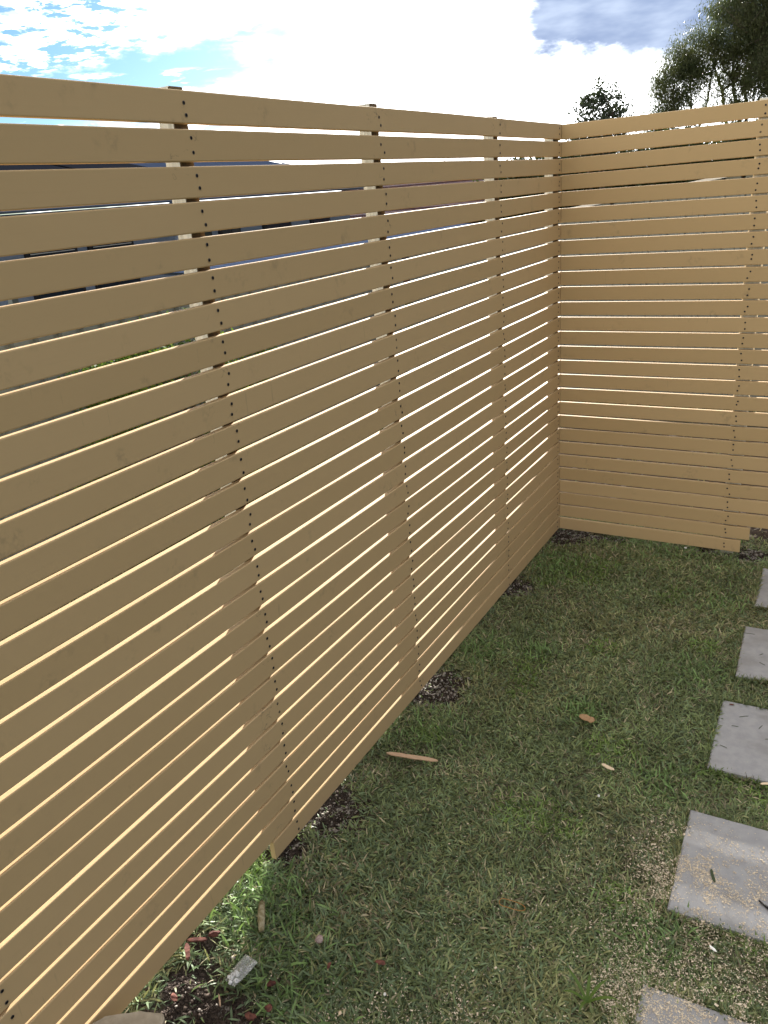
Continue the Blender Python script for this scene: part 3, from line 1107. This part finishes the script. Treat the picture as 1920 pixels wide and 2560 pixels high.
for i, (cx, cy, cr) in enumerate(((0.143, -3.052, 0.2), (0.156, -3.050, 1.0), (0.148, -3.062, 2.0), (0.160, -3.063, 0.5), (0.155, -3.073, 1.4), (0.141, -3.066, 2.7), (0.150, -3.044, 1.9))):
    if cap0 is None:
        b = MB()
        n_ = 12
        vs, fs = [], []
        for rr_, zz_ in ((0.0048, 0), (0.0055, 0.001), (0.0055, 0.0065), (0.0045, 0.0075), (0.0028, 0.0075), (0.0026, 0.002)):
            for k in range(n_):
                vs.append((rr_ * cos(2 * pi * k / n_), rr_ * sin(2 * pi * k / n_), zz_))
        for lv in range(5):
            for k in range(n_):
                fs.append((lv * n_ + k, lv * n_ + (k + 1) % n_, (lv + 1) * n_ + (k + 1) % n_, (lv + 1) * n_ + k))
        fs.append(tuple(range(n_ - 1, -1, -1)))
        fs.append(tuple(5 * n_ + k for k in range(n_)))
        b.add(vs, fs)
        c0 = b.build('cap', M['white_plastic'], bag)
        cap0 = c0
    else:
        c0 = cap0.copy()
        COL.objects.link(c0)
        c0.parent = bag
    c0.location = (cx - 0.153, cy + 3.037, -0.001)
    c0.rotation_euler = (0.9 * cos(cr * 2), 0.8 * sin(cr * 3), cr)


# sandstone edging blocks, bottom left
def rock(name, poly, z0, z1, lab, seed):
    r = random.Random(seed)
    bm = bmesh.new()
    n = len(poly)
    vb = [bm.verts.new((p[0], p[1], z0)) for p in poly]
    vt = [bm.verts.new((p[0], p[1], z1 + r.uniform(-0.004, 0.004))) for p in poly]
    bm.faces.new(vt)
    bm.faces.new(vb[::-1])
    for i in range(n):
        bm.faces.new((vb[i], vb[(i + 1) % n], vt[(i + 1) % n], vt[i]))
    bmesh.ops.bevel(bm, geom=bm.edges[:], offset=0.010, segments=3, affect='EDGES', profile=0.6)
    bmesh.ops.triangulate(bm, faces=bm.faces[:])
    bmesh.ops.subdivide_edges(bm, edges=bm.edges[:], cuts=2, use_grid_fill=True)
    bmesh.ops.subdivide_edges(bm, edges=bm.edges[:], cuts=1, use_grid_fill=True)
    from mathutils import noise
    for v in bm.verts:
        v.co += Vector(noise.noise_vector(v.co * 22 + Vector((seed, 0, 0)))) * 0.0035 + Vector(noise.noise_vector(v.co * 60)) * 0.0012
    me = bpy.data.meshes.new(name)
    bm.to_mesh(me)
    bm.free()
    me.materials.append(M['stone'])
    o = bpy.data.objects.new(name, me)
    COL.objects.link(o)
    tag(o, lab, 'stone', 'sandstone edging blocks at the bottom of the picture')


rock('edging_stone', [(0.006, -3.358), (0.02, -3.335), (0.09, -3.292), (0.142, -3.268), (0.158, -3.285), (0.178, -3.42), (0.16, -3.56), (0.006, -3.58)], -0.06, 0.150,
     'larger sandstone edging block wedged against the foot of the long fence', 3)
rock('edging_stone', [(0.176, -3.292), (0.20, -3.270), (0.262, -3.268), (0.33, -3.30), (0.35, -3.44), (0.30, -3.56), (0.19, -3.56)], -0.06, 0.128,
     'smaller sandstone edging block right of the one against the fence', 9)

# broad-leaved weed on the lawn near the camera
wd = empty('weed', (0.967, -2.72, 0.0))
tag(wd, 'bright green broad-bladed weed in the lawn left of the nearest paver', 'weed')
for i in range(6):
    a_ = (0.3, 1.1, 1.75, 2.5, 3.4, 4.6)[i]
    Lw = (0.075, 0.07, 0.06, 0.085, 0.06, 0.05)[i]
    b = MB()
    vs, fs = [], []
    for s in range(6):
        t = s / 5
        w = 0.0042 * (sin(pi * min(1, 0.18 + 0.82 * t)) ** 0.7 if t < 1 else 0.05)
        r_ = t * Lw
        z_ = 0.015 + 0.028 * sin(t * 2.2)
        for sgn in (-1, 1):
            vs.append((r_ * cos(a_) - sgn * w * sin(a_), r_ * sin(a_) + sgn * w * cos(a_), z_ + abs(w) * 0.3))
    for s in range(5):
        fs.append((2 * s, 2 * s + 1, 2 * s + 3, 2 * s + 2))
    b.add(vs, fs)
    b.build('leaf', M['weed'], wd, smooth=True)


# ------------------------------------------------------------------ trees and shrubs
def leaf_cloud(cx, sig, n, llen, lwid, droop, rng, clip=2.2):
    """cx (k,3) clump centres, sig (k,3), n leaves per clump -> V,F"""
    k = len(cx)
    q = rng.normal(0, 1, (k, n, 3))
    rr = np.linalg.norm(q, axis=-1, keepdims=True)
    q = np.where(rr > clip, q / rr * clip, q)
    c = (cx[:, None] + q * sig[:, None]).reshape(-1, 3)
    m = len(c)
    th = rng.uniform(0, 2 * pi, m)
    ph = rng.normal(droop, 0.55, m)
    d = np.stack([np.cos(th) * np.cos(ph), np.sin(th) * np.cos(ph), -np.sin(ph)], -1)
    s = np.cross(d, rng.normal(0, 1, (m, 3)))
    s /= np.linalg.norm(s, axis=1, keepdims=True) + 1e-9
    L = (llen * rng.uniform(0.6, 1.3, m))[:, None]
    Wd = (lwid * rng.uniform(0.6, 1.3, m))[:, None]
    V = np.stack([c, c + d * L * 0.45 + s * Wd * 0.5, c + d * L, c + d * L * 0.45 - s * Wd * 0.5], 1).reshape(-1, 3)
    F = np.arange(4 * m).reshape(-1, 4)
    return V, F


def make_tree(name, base, stems, clumps, sig, nleaf, llen, lwid, droop, leafmat, lab, cat, trunk_r, seed, group=None):
    """stems: list of top points; clumps: array of clump centres"""
    rng = np.random.default_rng(seed)
    r = random.Random(seed)
    root = empty(name, base)
    tag(root, lab, cat, group)
    B = Vector(base)
    b = MB()
    nodes = []
    for s in stems:
        T = Vector(s) - B
        k = 9
        pts, rad = [], []
        side = Vector((r.uniform(-1, 1), r.uniform(-1, 1), 0)) * T.length * 0.05
        b0 = Vector((r.uniform(-1, 1), r.uniform(-1, 1), 0)) * trunk_r * 0.9
        for i in range(k + 1):
            t = i / k
            p = b0 * (1 - t) + Vector((T.x * t ** 1.5, T.y * t ** 1.5, T.z * t)) + side * sin(pi * t * 1.5) + Vector((r.uniform(-1, 1), r.uniform(-1, 1), 0)) * 0.02 * T.length * t
            pts.append(p)
            rad.append(trunk_r * (1 - 0.85 * t))
            if t > 0.3:
                nodes.append((p, rad[-1]))
        b.tube(pts, rad, 7)
    b.build('trunk', M['bark'], root, smooth=True)
    bb = MB()
    cl = np.array(clumps, float) - np.array(base)
    for c in cl:
        C = Vector(c)
        cand = sorted(nodes, key=lambda nd: (nd[0] - C).length + (0.8 * max(0, nd[0].z - C.z)))[:4]
        p0, r0 = cand[r.randrange(min(3, len(cand)))]
        mid = p0.lerp(C, 0.5) + Vector((r.uniform(-1, 1), r.uniform(-1, 1), r.uniform(-0.2, 1))) * (C - p0).length * 0.13
        q1 = p0.lerp(mid, 0.55)
        ra = min(r0 * 0.7, 0.10 * trunk_r + 0.022 * (C - p0).length + 0.006)
        bb.tube([p0, q1, mid, mid.lerp(C, 0.6), C], [ra, ra * 0.75, ra * 0.55, ra * 0.3, ra * 0.12], 5, cap=False)
        for _ in range(3):
            d = Vector((r.gauss(0, sig[0]), r.gauss(0, sig[1]), r.gauss(0, sig[2]))) * 1.3
            bb.tube([mid.lerp(C, r.random()), C + d * 0.5, C + d], [ra * 0.3, ra * 0.18, ra * 0.06], 4, cap=False)
    bb.build('branches', M['bark'], root)
    V, F = leaf_cloud(cl, np.array([sig] * len(cl)) * rng.uniform(0.6, 1.3, (len(cl), 1)), nleaf, llen, lwid, droop, rng)
    o = np_mesh('crown', V, F, leafmat)
    o.parent = root
    return root


def clump_set(boxes, seed):
    rng = np.random.default_rng(seed)
    out = []
    for (cx, cy, cz, rx, ry, rz, n) in boxes:
        k = 0
        while k < n:
            q = rng.uniform(-1, 1, 3)
            d = np.linalg.norm(q)
            if d > 1 or rng.random() > 0.25 + d * 0.8:
                continue
            out.append((cx + q[0] * rx, cy + q[1] * ry, cz + q[2] * rz))
            k += 1
    return out


GT = 'eucalyptus trees rising beyond the short fence'
make_tree('gum_tree', (-3.1, 20.4, -0.9), [(-3.9, 20, 4.3), (-3.3, 20.2, 4.6), (-2.8, 20.6, 4.7)],
          clump_set([(-3.55, 20.2, 4.05, 0.62, 0.7, 0.60, 26), (-3.0, 20.3, 4.55, 0.55, 0.7, 0.55, 24), (-3.85, 20.1, 3.1, 0.45, 0.5, 0.5, 11), (-3.1, 20.1, 3.3, 0.6, 0.5, 0.6, 9)], 1),
          (0.19, 0.22, 0.17), 420, 0.085, 0.017, 0.9, M['leaf_gum'], 'thin-stemmed eucalyptus at the left end of the tree group, sky showing through', 'tree', 0.075, 21, GT)
make_tree('gum_tree', (-2.1, 20.8, -0.9), [(-2.5, 20.6, 5.0), (-2.0, 20.9, 5.3), (-1.7, 21, 5.2)],
          clump_set([(-2.35, 20.6, 5.0, 0.65, 0.7, 0.75, 34), (-1.9, 20.8, 4.3, 0.7, 0.7, 0.6, 26), (-2.3, 20.6, 3.3, 0.6, 0.5, 0.5, 10)], 2),
          (0.20, 0.22, 0.18), 420, 0.085, 0.017, 0.9, M['leaf_gum'], 'eucalyptus in the middle of the tree group with a domed dark crown', 'tree', 0.10, 22, GT)
make_tree('gum_tree', (-0.9, 20.2, -0.9), [(-1.5, 20.1, 5.5), (-0.8, 20.3, 6.2), (-0.1, 20.3, 5.8)],
          clump_set([(-1.45, 20.1, 5.6, 1.05, 0.8, 1.0, 85), (-0.5, 20.2, 5.3, 1.0, 0.8, 1.3, 80), (-1.1, 20.2, 4.2, 0.9, 0.8, 0.8, 60), (-0.7, 20.2, 3.0, 0.8, 0.6, 0.8, 44), (0.6, 20.4, 5.0, 0.9, 0.8, 1.5, 34)], 3),
          (0.22, 0.24, 0.20), 420, 0.085, 0.018, 0.9, M['leaf_gum'], 'tallest, densest eucalyptus at the right edge of the picture', 'tree', 0.14, 23, GT)
make_tree('small_tree', (-3.25, 12.0, -0.9), [(-3.45, 12, 2.9), (-3.2, 12.1, 3.2), (-3.0, 12, 2.9)],
          clump_set([(-3.20, 12.0, 2.74, 0.56, 0.36, 0.50, 80), (-3.2, 12.0, 2.4, 0.56, 0.4, 0.2, 20), (-2.74, 12, 2.66, 0.14, 0.2, 0.14, 4), (-3.22, 12, 3.32, 0.07, 0.1, 0.1, 2), (-3.0, 12, 3.2, 0.06, 0.1, 0.1, 2), (-3.45, 12, 3.15, 0.06, 0.1, 0.08, 2), (-3.60, 12, 2.55, 0.08, 0.1, 0.15, 2)], 4),
          (0.070, 0.075, 0.070), 46, 0.066, 0.036, -0.5, M['leaf_small'], 'small round-leaved tree poking above the fence corner', 'tree', 0.05, 24)


def shrub(name, cx, cy, z0, rx, ry, h, n, mat, lab, cat, seed, ll=0.06, lw=0.03, group=None, nl=160, sg=0.12, flat=0.25):
    rng = np.random.default_rng(seed)
    cl = []
    while len(cl) < n:
        q = rng.uniform(-1, 1, 3)
        if np.linalg.norm(q[:2]) > 1:
            continue
        top = 1 - flat * np.linalg.norm(q[:2]) ** 2
        cl.append((cx + q[0] * rx, cy + q[1] * ry, z0 + h * (0.06 + 0.94 * (q[2] * 0.5 + 0.5)) * top - sg))
    return make_tree(name, (cx, cy, z0), [(cx - rx * 0.4, cy, z0 + h * 0.7), (cx + rx * 0.4, cy, z0 + h * 0.7), (cx, cy, z0 + h * 0.75)], cl, (sg, sg, sg), nl, ll, lw, 0.0, mat, lab, cat, 0.03, seed, group)


HG = 'dark evergreen shrubs seen through the short fence'
for i, (cx, h, lab) in enumerate(((-4.9, 3.45, 'dark shrub beyond the corner post, leftmost of the row'),
                                  (-3.6, 3.55, 'dark shrub under the small round-leaved tree'),
                                  (-2.3, 3.5, 'dark shrub in the middle of the row behind the short fence'),
                                  (-1.1, 3.5, 'dark shrub below the tall eucalyptus trees'),
                                  (0.3, 3.5, 'dark shrub at the right end of the row behind the short fence'))):
    shrub('dark_shrub', cx, 12.9 + 0.2 * (i % 2), -0.85, 0.85, 0.6, h - 0.1, 190, M['leaf_hedge'], lab, 'shrub', 50 + i, 0.085, 0.05, HG, 200, 0.17, 0.06)
shrub('green_shrub', -2.15, -0.55, -0.03, 0.28, 0.85, 1.42, 70, M['leaf_bright'], 'bright green sunlit shrub glimpsed through the long fence at far left', 'shrub', 60, 0.035, 0.018, None, 260, 0.07)


# ------------------------------------------------------------------ neighbouring fence, shed, houses
def ribbed(b, p0, p1, z0f, z1f, pitch, depth, nrm):
    """vertical ribbed sheet from p0 to p1 (x,y); z functions of t"""
    L = (Vector(p1) - Vector(p0)).length
    n = max(2, int(L / pitch))
    vs, fs = [], []
    prof = ((0.0, 0), (0.62, 0), (0.70, 1), (0.92, 1))
    for i in range(n + 1):
        for fr, dd in prof:
            t = min(1.0, (i + fr) / (n + 1))
            x = p0[0] + (p1[0] - p0[0]) * t + nrm[0] * dd * depth
            y = p0[1] + (p1[1] - p0[1]) * t + nrm[1] * dd * depth
            vs += [(x, y, z0f(t)), (x, y, z1f(t))]
    for i in range(len(vs) // 2 - 1):
        fs.append((2 * i, 2 * i + 2, 2 * i + 3, 2 * i + 1))
    b.add(vs, fs)


sf = empty('sheet_fence', (-2.6, 0, 0))
tag(sf, 'grey ribbed sheet metal boundary fence seen through the long slat fence', 'fence')
b = MB()
ribbed(b, (0, -8.0), (0, 3.10), lambda t: -0.2, lambda t: 1.33, 0.16, -0.03, (1, 0))
b.build('sheet', M['steel_grey'], sf)
b = MB()
b.box(-0.03, 0.02, -8.0, 2.92, 1.331, 1.372)
b.build('top_rail', M['steel_grey'], sf)
for i in range(5):
    b = MB()
    yy = -8.0 + i * 2.7
    b.box(-0.035, 0.045, yy - 0.03, yy + 0.03, -0.2, 1.33)
    b.build('post', M['steel_grey'], sf)

sh = empty('garden_shed', (0, 3.0, 0))
tag(sh, 'grey ribbed shed wall with a rising roof edge, behind the short fence', 'shed')
x0s, x1s = -2.5, 3.6
zl = lambda x: 1.61 + 0.1356 * (x + 0.97)
b = MB()
ribbed(b, (x0s, 0), (x1s, 0), lambda t: -0.1, lambda t: zl(x0s + (x1s - x0s) * t) - 0.02, 0.142, 0.022, (0, -1))
b.build('wall', M['steel_grey'], sh)
b = MB()
b.add([(x0s, -0.06, zl(x0s) - 0.022), (x1s, -0.06, zl(x1s) - 0.022), (x1s, -0.025, zl(x1s) - 0.022), (x0s, -0.025, zl(x0s) - 0.022),
       (x0s, -0.06, zl(x0s)), (x1s, -0.06, zl(x1s)), (x1s, -0.025, zl(x1s)), (x0s, -0.025, zl(x0s))],
      [(0, 3, 2, 1), (4, 5, 6, 7), (0, 1, 5, 4), (1, 2, 6, 5), (2, 3, 7, 6), (3, 0, 4, 7)])
b.build('roof_capping', M['white_trim'], sh)
b = MB()
b.add([(x0s, -0.022, zl(x0s) - 0.015), (x1s, -0.022, zl(x1s) - 0.015), (x1s, 2.4, zl(x1s) - 0.015), (x0s, 2.4, zl(x0s) - 0.015),
       (x0s, -0.022, zl(x0s) - 0.055), (x1s, -0.022, zl(x1s) - 0.055), (x1s, 2.4, zl(x1s) - 0.055), (x0s, 2.4, zl(x0s) - 0.055)],
      [(0, 1, 2, 3), (7, 6, 5, 4), (0, 4, 5, 1), (1, 5, 6, 2), (2, 6, 7, 3), (3, 7, 4, 0)])
b.build('roof', M['steel_grey'], sh)
b = MB()
b.box(x0s, x0s + 0.04, 0.01, 2.38, -0.7, zl(x0s) - 0.07)
b.box(x1s - 0.04, x1s, 0.01, 2.38, -0.7, zl(x1s) - 0.07)
b.box(x0s + 0.045, x1s - 0.045, 2.34, 2.38, -0.9, 1.3)
b.build('side_wall', M['steel_grey'], sh)

# long low house beyond the boundary fence
hs = empty('house', (-10.0, 0, -0.9))
tag(hs, 'pale blue single-storey house with metal roof, glimpsed through the long fence', 'house')
b = MB()
b.box(-7.0, -0.1, 3.0, 14.0, 0, 2.92)
b.build('wall', M['wall_blue'], hs)
b = MB()
b.box(-0.15, 0.45, 2.6, 14.3, 2.93, 3.0)
b.box(0.455, 0.52, 2.6, 14.3, 2.95, 3.16)
b.build('fascia', M['wall_blue'], hs)
# hipped metal roof with standing ribs
b = MB()
e0, e1, ya, yb = 0.5, -7.5, 2.5, 14.4
rx, rya, ryb, rz_ = -3.5, 3.5, 13.2, 4.05
b.add([(e0, ya, 3.165), (e0, yb, 3.165), (e1, yb, 3.165), (e1, ya, 3.165), (rx, rya, rz_), (rx, ryb, rz_)],
      [(0, 1, 5, 4), (1, 2, 5), (2, 3, 4, 5), (3, 0, 4), (3, 2, 1, 0)])
nr = 60
for i in range(nr):
    t = (i + 0.5) / nr
    ye = ya + (yb - ya) * t
    f = 1.0
    if ye < rya:
        f = (ye - ya) / (rya - ya)
    if ye > ryb:
        f = (yb - ye) / (yb - ryb)
    xe = e0 + (rx - e0) * f
    ze = 3.165 + (rz_ - 3.165) * f
    b.add([(e0, ye - 0.02, 3.17), (e0, ye + 0.02, 3.17), (xe, ye + 0.02, ze + 0.005), (xe, ye - 0.02, ze + 0.005),
           (e0, ye, 3.20), (xe, ye, ze + 0.035)], [(0, 3, 5, 4), (1, 4, 5, 2), (0, 4, 1), (3, 2, 5)])
b.build('roof', M['steel_blue'], hs)
for i, (ys0, ys1) in enumerate(((4.6, 6.4), (6.55, 8.3))):
    b = MB()
    th_ = atan2(rz_ - 3.165, e0 - rx)
    for a in range(1):
        x0_, x1_ = e0 - 0.5, e0 - 2.4
        z0_, z1_ = 3.165 + (e0 - x0_) * tan(th_) + 0.06, 3.165 + (e0 - x1_) * tan(th_) + 0.06
        b.add([(x0_, ys0, z0_), (x0_, ys1, z0_), (x1_, ys1, z1_), (x1_, ys0, z1_), (x0_, ys0, z0_ + 0.04), (x0_, ys1, z0_ + 0.04), (x1_, ys1, z1_ + 0.04), (x1_, ys0, z1_ + 0.04)],
              [(0, 3, 2, 1), (4, 5, 6, 7), (0, 1, 5, 4), (1, 2, 6, 5), (2, 3, 7, 6), (3, 0, 4, 7)])
    b.build('solar_panel', M['steel_dark'], hs)
for i, (y0_, y1_) in enumerate(((4.35, 5.35), (5.6, 6.6), (8.1, 8.7), (8.95, 9.6), (10.4, 11.4), (12.2, 13.0))):
    b = MB()
    b.box(-0.098, -0.04, y0_, y1_, 1.1, 2.5)
    w_ = b.build('window', M['frame_dark'], hs)
    b = MB()
    b.box(-0.038, -0.03, y0_ + 0.06, (y0_ + y1_) / 2 - 0.02, 1.16, 2.44)
    b.box(-0.038, -0.03, (y0_ + y1_) / 2 + 0.02, y1_ - 0.06, 1.16, 2.44)
    b.build('pane', M['glass_dark'], w_)
    if i < 2:
        b = MB()
        for k in range(14):
            z_ = 1.2 + k * 0.085
            b.box(-0.028, -0.02, y0_ + 0.07, y1_ - 0.07, z_, z_ + 0.012)
        b.build('louvre', M['white_trim'], w_)
b = MB()
b.box(0.40, 0.46, 7.2, 7.28, 0.0, 2.93)
b.build('verandah_post', M['wall_blue'], hs)
b = MB()
b.tube([(-1.0, 8.9, 3.55), (-1.0, 8.9, 3.95)], [0.02, 0.02], 6)
b.build('vent_pipe', M['frame_dark'], hs)
# roof dish
ds = empty('satellite_dish', (-10.6, 8.4, 2.5))
tag(ds, 'small dark satellite dish mounted on the pale blue house roof', 'dish')
b = MB()
b.tube([(0, 0, 0), (0, 0, 0.30)], [0.02, 0.02], 6)
b.build('mast', M['frame_dark'], ds)
b = MB()
vs, fs = [(0.05, 0, 0.38)], []
for lv in (1, 2, 3):
    for k in range(16):
        t = 2 * pi * k / 16
        r_ = lv * 0.10
        vs.append((0.05 + 0.35 * r_ * r_ * 4, r_ * cos(t), 0.38 + r_ * sin(t)))
for k in range(16):
    fs.append((0, 1 + k, 1 + (k + 1) % 16))
    for lv in (0, 1):
        fs.append((1 + lv * 16 + k, 1 + (lv + 1) * 16 + k, 1 + (lv + 1) * 16 + (k + 1) % 16, 1 + lv * 16 + (k + 1) % 16))
b.add(vs, fs)
b.tube([(0.06, 0, 0.12), (0.45, 0, 0.34)], [0.012, 0.012], 5)
b.build('reflector', M['frame_dark'], ds, smooth=True)

# open carport with a low corrugated roof
cp = empty('carport', (-5.5, 2.0, -0.9))
tag(cp, 'low blue-grey corrugated carport roof between the boundary fence and the house', 'carport')
nxr, nyr = 3, 420
xs2 = np.linspace(1.6, -2.6, nxr)
ys2 = np.linspace(0.4, 7.8, nyr)
GX, GY = np.meshgrid(xs2, ys2, indexing='ij')
GZ2 = 2.10 + (1.6 - GX) * 0.035 + 0.018 * np.sin(GY * 2 * pi / 0.17)
V = np.stack([GX, GY, GZ2], -1).reshape(-1, 3)
idx = np.arange(nxr * nyr).reshape(nxr, nyr)
F = np.stack([idx[:-1, :-1], idx[:-1, 1:], idx[1:, 1:], idx[1:, :-1]], -1).reshape(-1, 4)
o = np_mesh('roof', V, F, M['steel_blue'])
o.parent = cp
for (px, py) in ((1.5, 0.5), (1.5, 4.1), (1.5, 7.7), (-2.5, 0.5), (-2.5, 7.7)):
    b = MB()
    zt = 2.06 + (1.6 - px) * 0.035
    b.box(px - 0.045, px + 0.045, py - 0.045, py + 0.045, 0.0, zt)
    b.build('post', M['steel_grey'], cp)

# red tiled house in the distance
th2 = empty('house', (-10.0, 19.0, -0.9))
tag(th2, 'distant house with a dark red tiled roof seen above the sheet metal fence', 'house')
b = MB()
b.box(-4.2, 4.2, -2.6, 2.6, 0, 2.05)
b.build('wall', M['wall_brick'], th2)
b = MB()
E0, Zr, Zt = (4.8, 3.2), 2.06, 3.28
NR = 14
cor = [(-E0[0], -E0[1]), (E0[0], -E0[1]), (E0[0], E0[1]), (-E0[0], E0[1])]
rid = [(-1.9, 0), (1.9, 0), (1.9, 0), (-1.9, 0)]
for s in range(4):
    for k in range(NR):
        t0, t1 = k / NR, (k + 1) / NR
        P0, P1 = cor[s], cor[(s + 1) % 4]
        R0_, R1_ = rid[s], rid[(s + 1) % 4]
        L = lambda A, B, t: (A[0] + (B[0] - A[0]) * t, A[1] + (B[1] - A[1]) * t)
        a0_, a1_ = L(P0, R0_, t0), L(P1, R1_, t0)
        b0_, b1_ = L(P0, R0_, t1), L(P1, R1_, t1)
        za, zb_ = Zr + (Zt - Zr) * t0, Zr + (Zt - Zr) * t1
        b.add([(*a0_, za + 0.03), (*a1_, za + 0.03), (*b1_, zb_), (*b0_, zb_), (*a0_, za - 0.01), (*a1_, za - 0.01)], [(0, 1, 2, 3), (4, 5, 1, 0)])
b.add([(*cor[0], Zr - 0.02), (*cor[1], Zr - 0.02), (*cor[2], Zr - 0.02), (*cor[3], Zr - 0.02)], [(3, 2, 1, 0)])
rf = b.build('roof', M['tile'], th2)
b = MB()
b.tube([(-1.95, 0, Zt + 0.02), (1.95, 0, Zt + 0.02)], [0.07, 0.07], 8)
for s in range(4):
    b.tube([(*cor[s], Zr + 0.03), (*rid[s], Zt + 0.02)], [0.06, 0.06], 8)
b.build('ridge_tiles', M['tile'], rf)
b = MB()
b.box(-4.85, 4.85, -3.30, -3.205, 1.96, 2.06)
b.build('gutter', M['white_trim'], th2)
for wx in (-2.8, 0.0, 2.8):
    b = MB()
    b.box(wx - 0.6, wx + 0.6, -2.66, -2.605, 0.9, 1.8)
    w_ = b.build('window', M['white_trim'], th2)
    b = MB()
    b.box(wx - 0.54, wx + 0.54, -2.675, -2.663, 0.96, 1.74)
    b.build('pane', M['glass_dark'], w_)

# television aerial on the tiled roof
an = empty('tv_aerial', (-9.6, 18.6, 2.2))
tag(an, 'thin television aerial standing on the red tiled roof against the sky', 'aerial')
b = MB()
b.tube([(0, 0, 0), (0, 0, 0.75)], [0.014, 0.014], 5)
b.build('mast', M['frame_dark'], an)
b = MB()
b.tube([(-0.65, 0, 0.66), (0.65, 0.1, 0.66)], [0.01, 0.01], 5)
for k in range(9):
    xx_ = -0.6 + k * 0.15
    b.tube([(xx_, -0.25, 0.665), (xx_ + 0.02, 0.25, 0.665)], [0.006, 0.006], 4)
b.build('elements', M['frame_dark'], an)
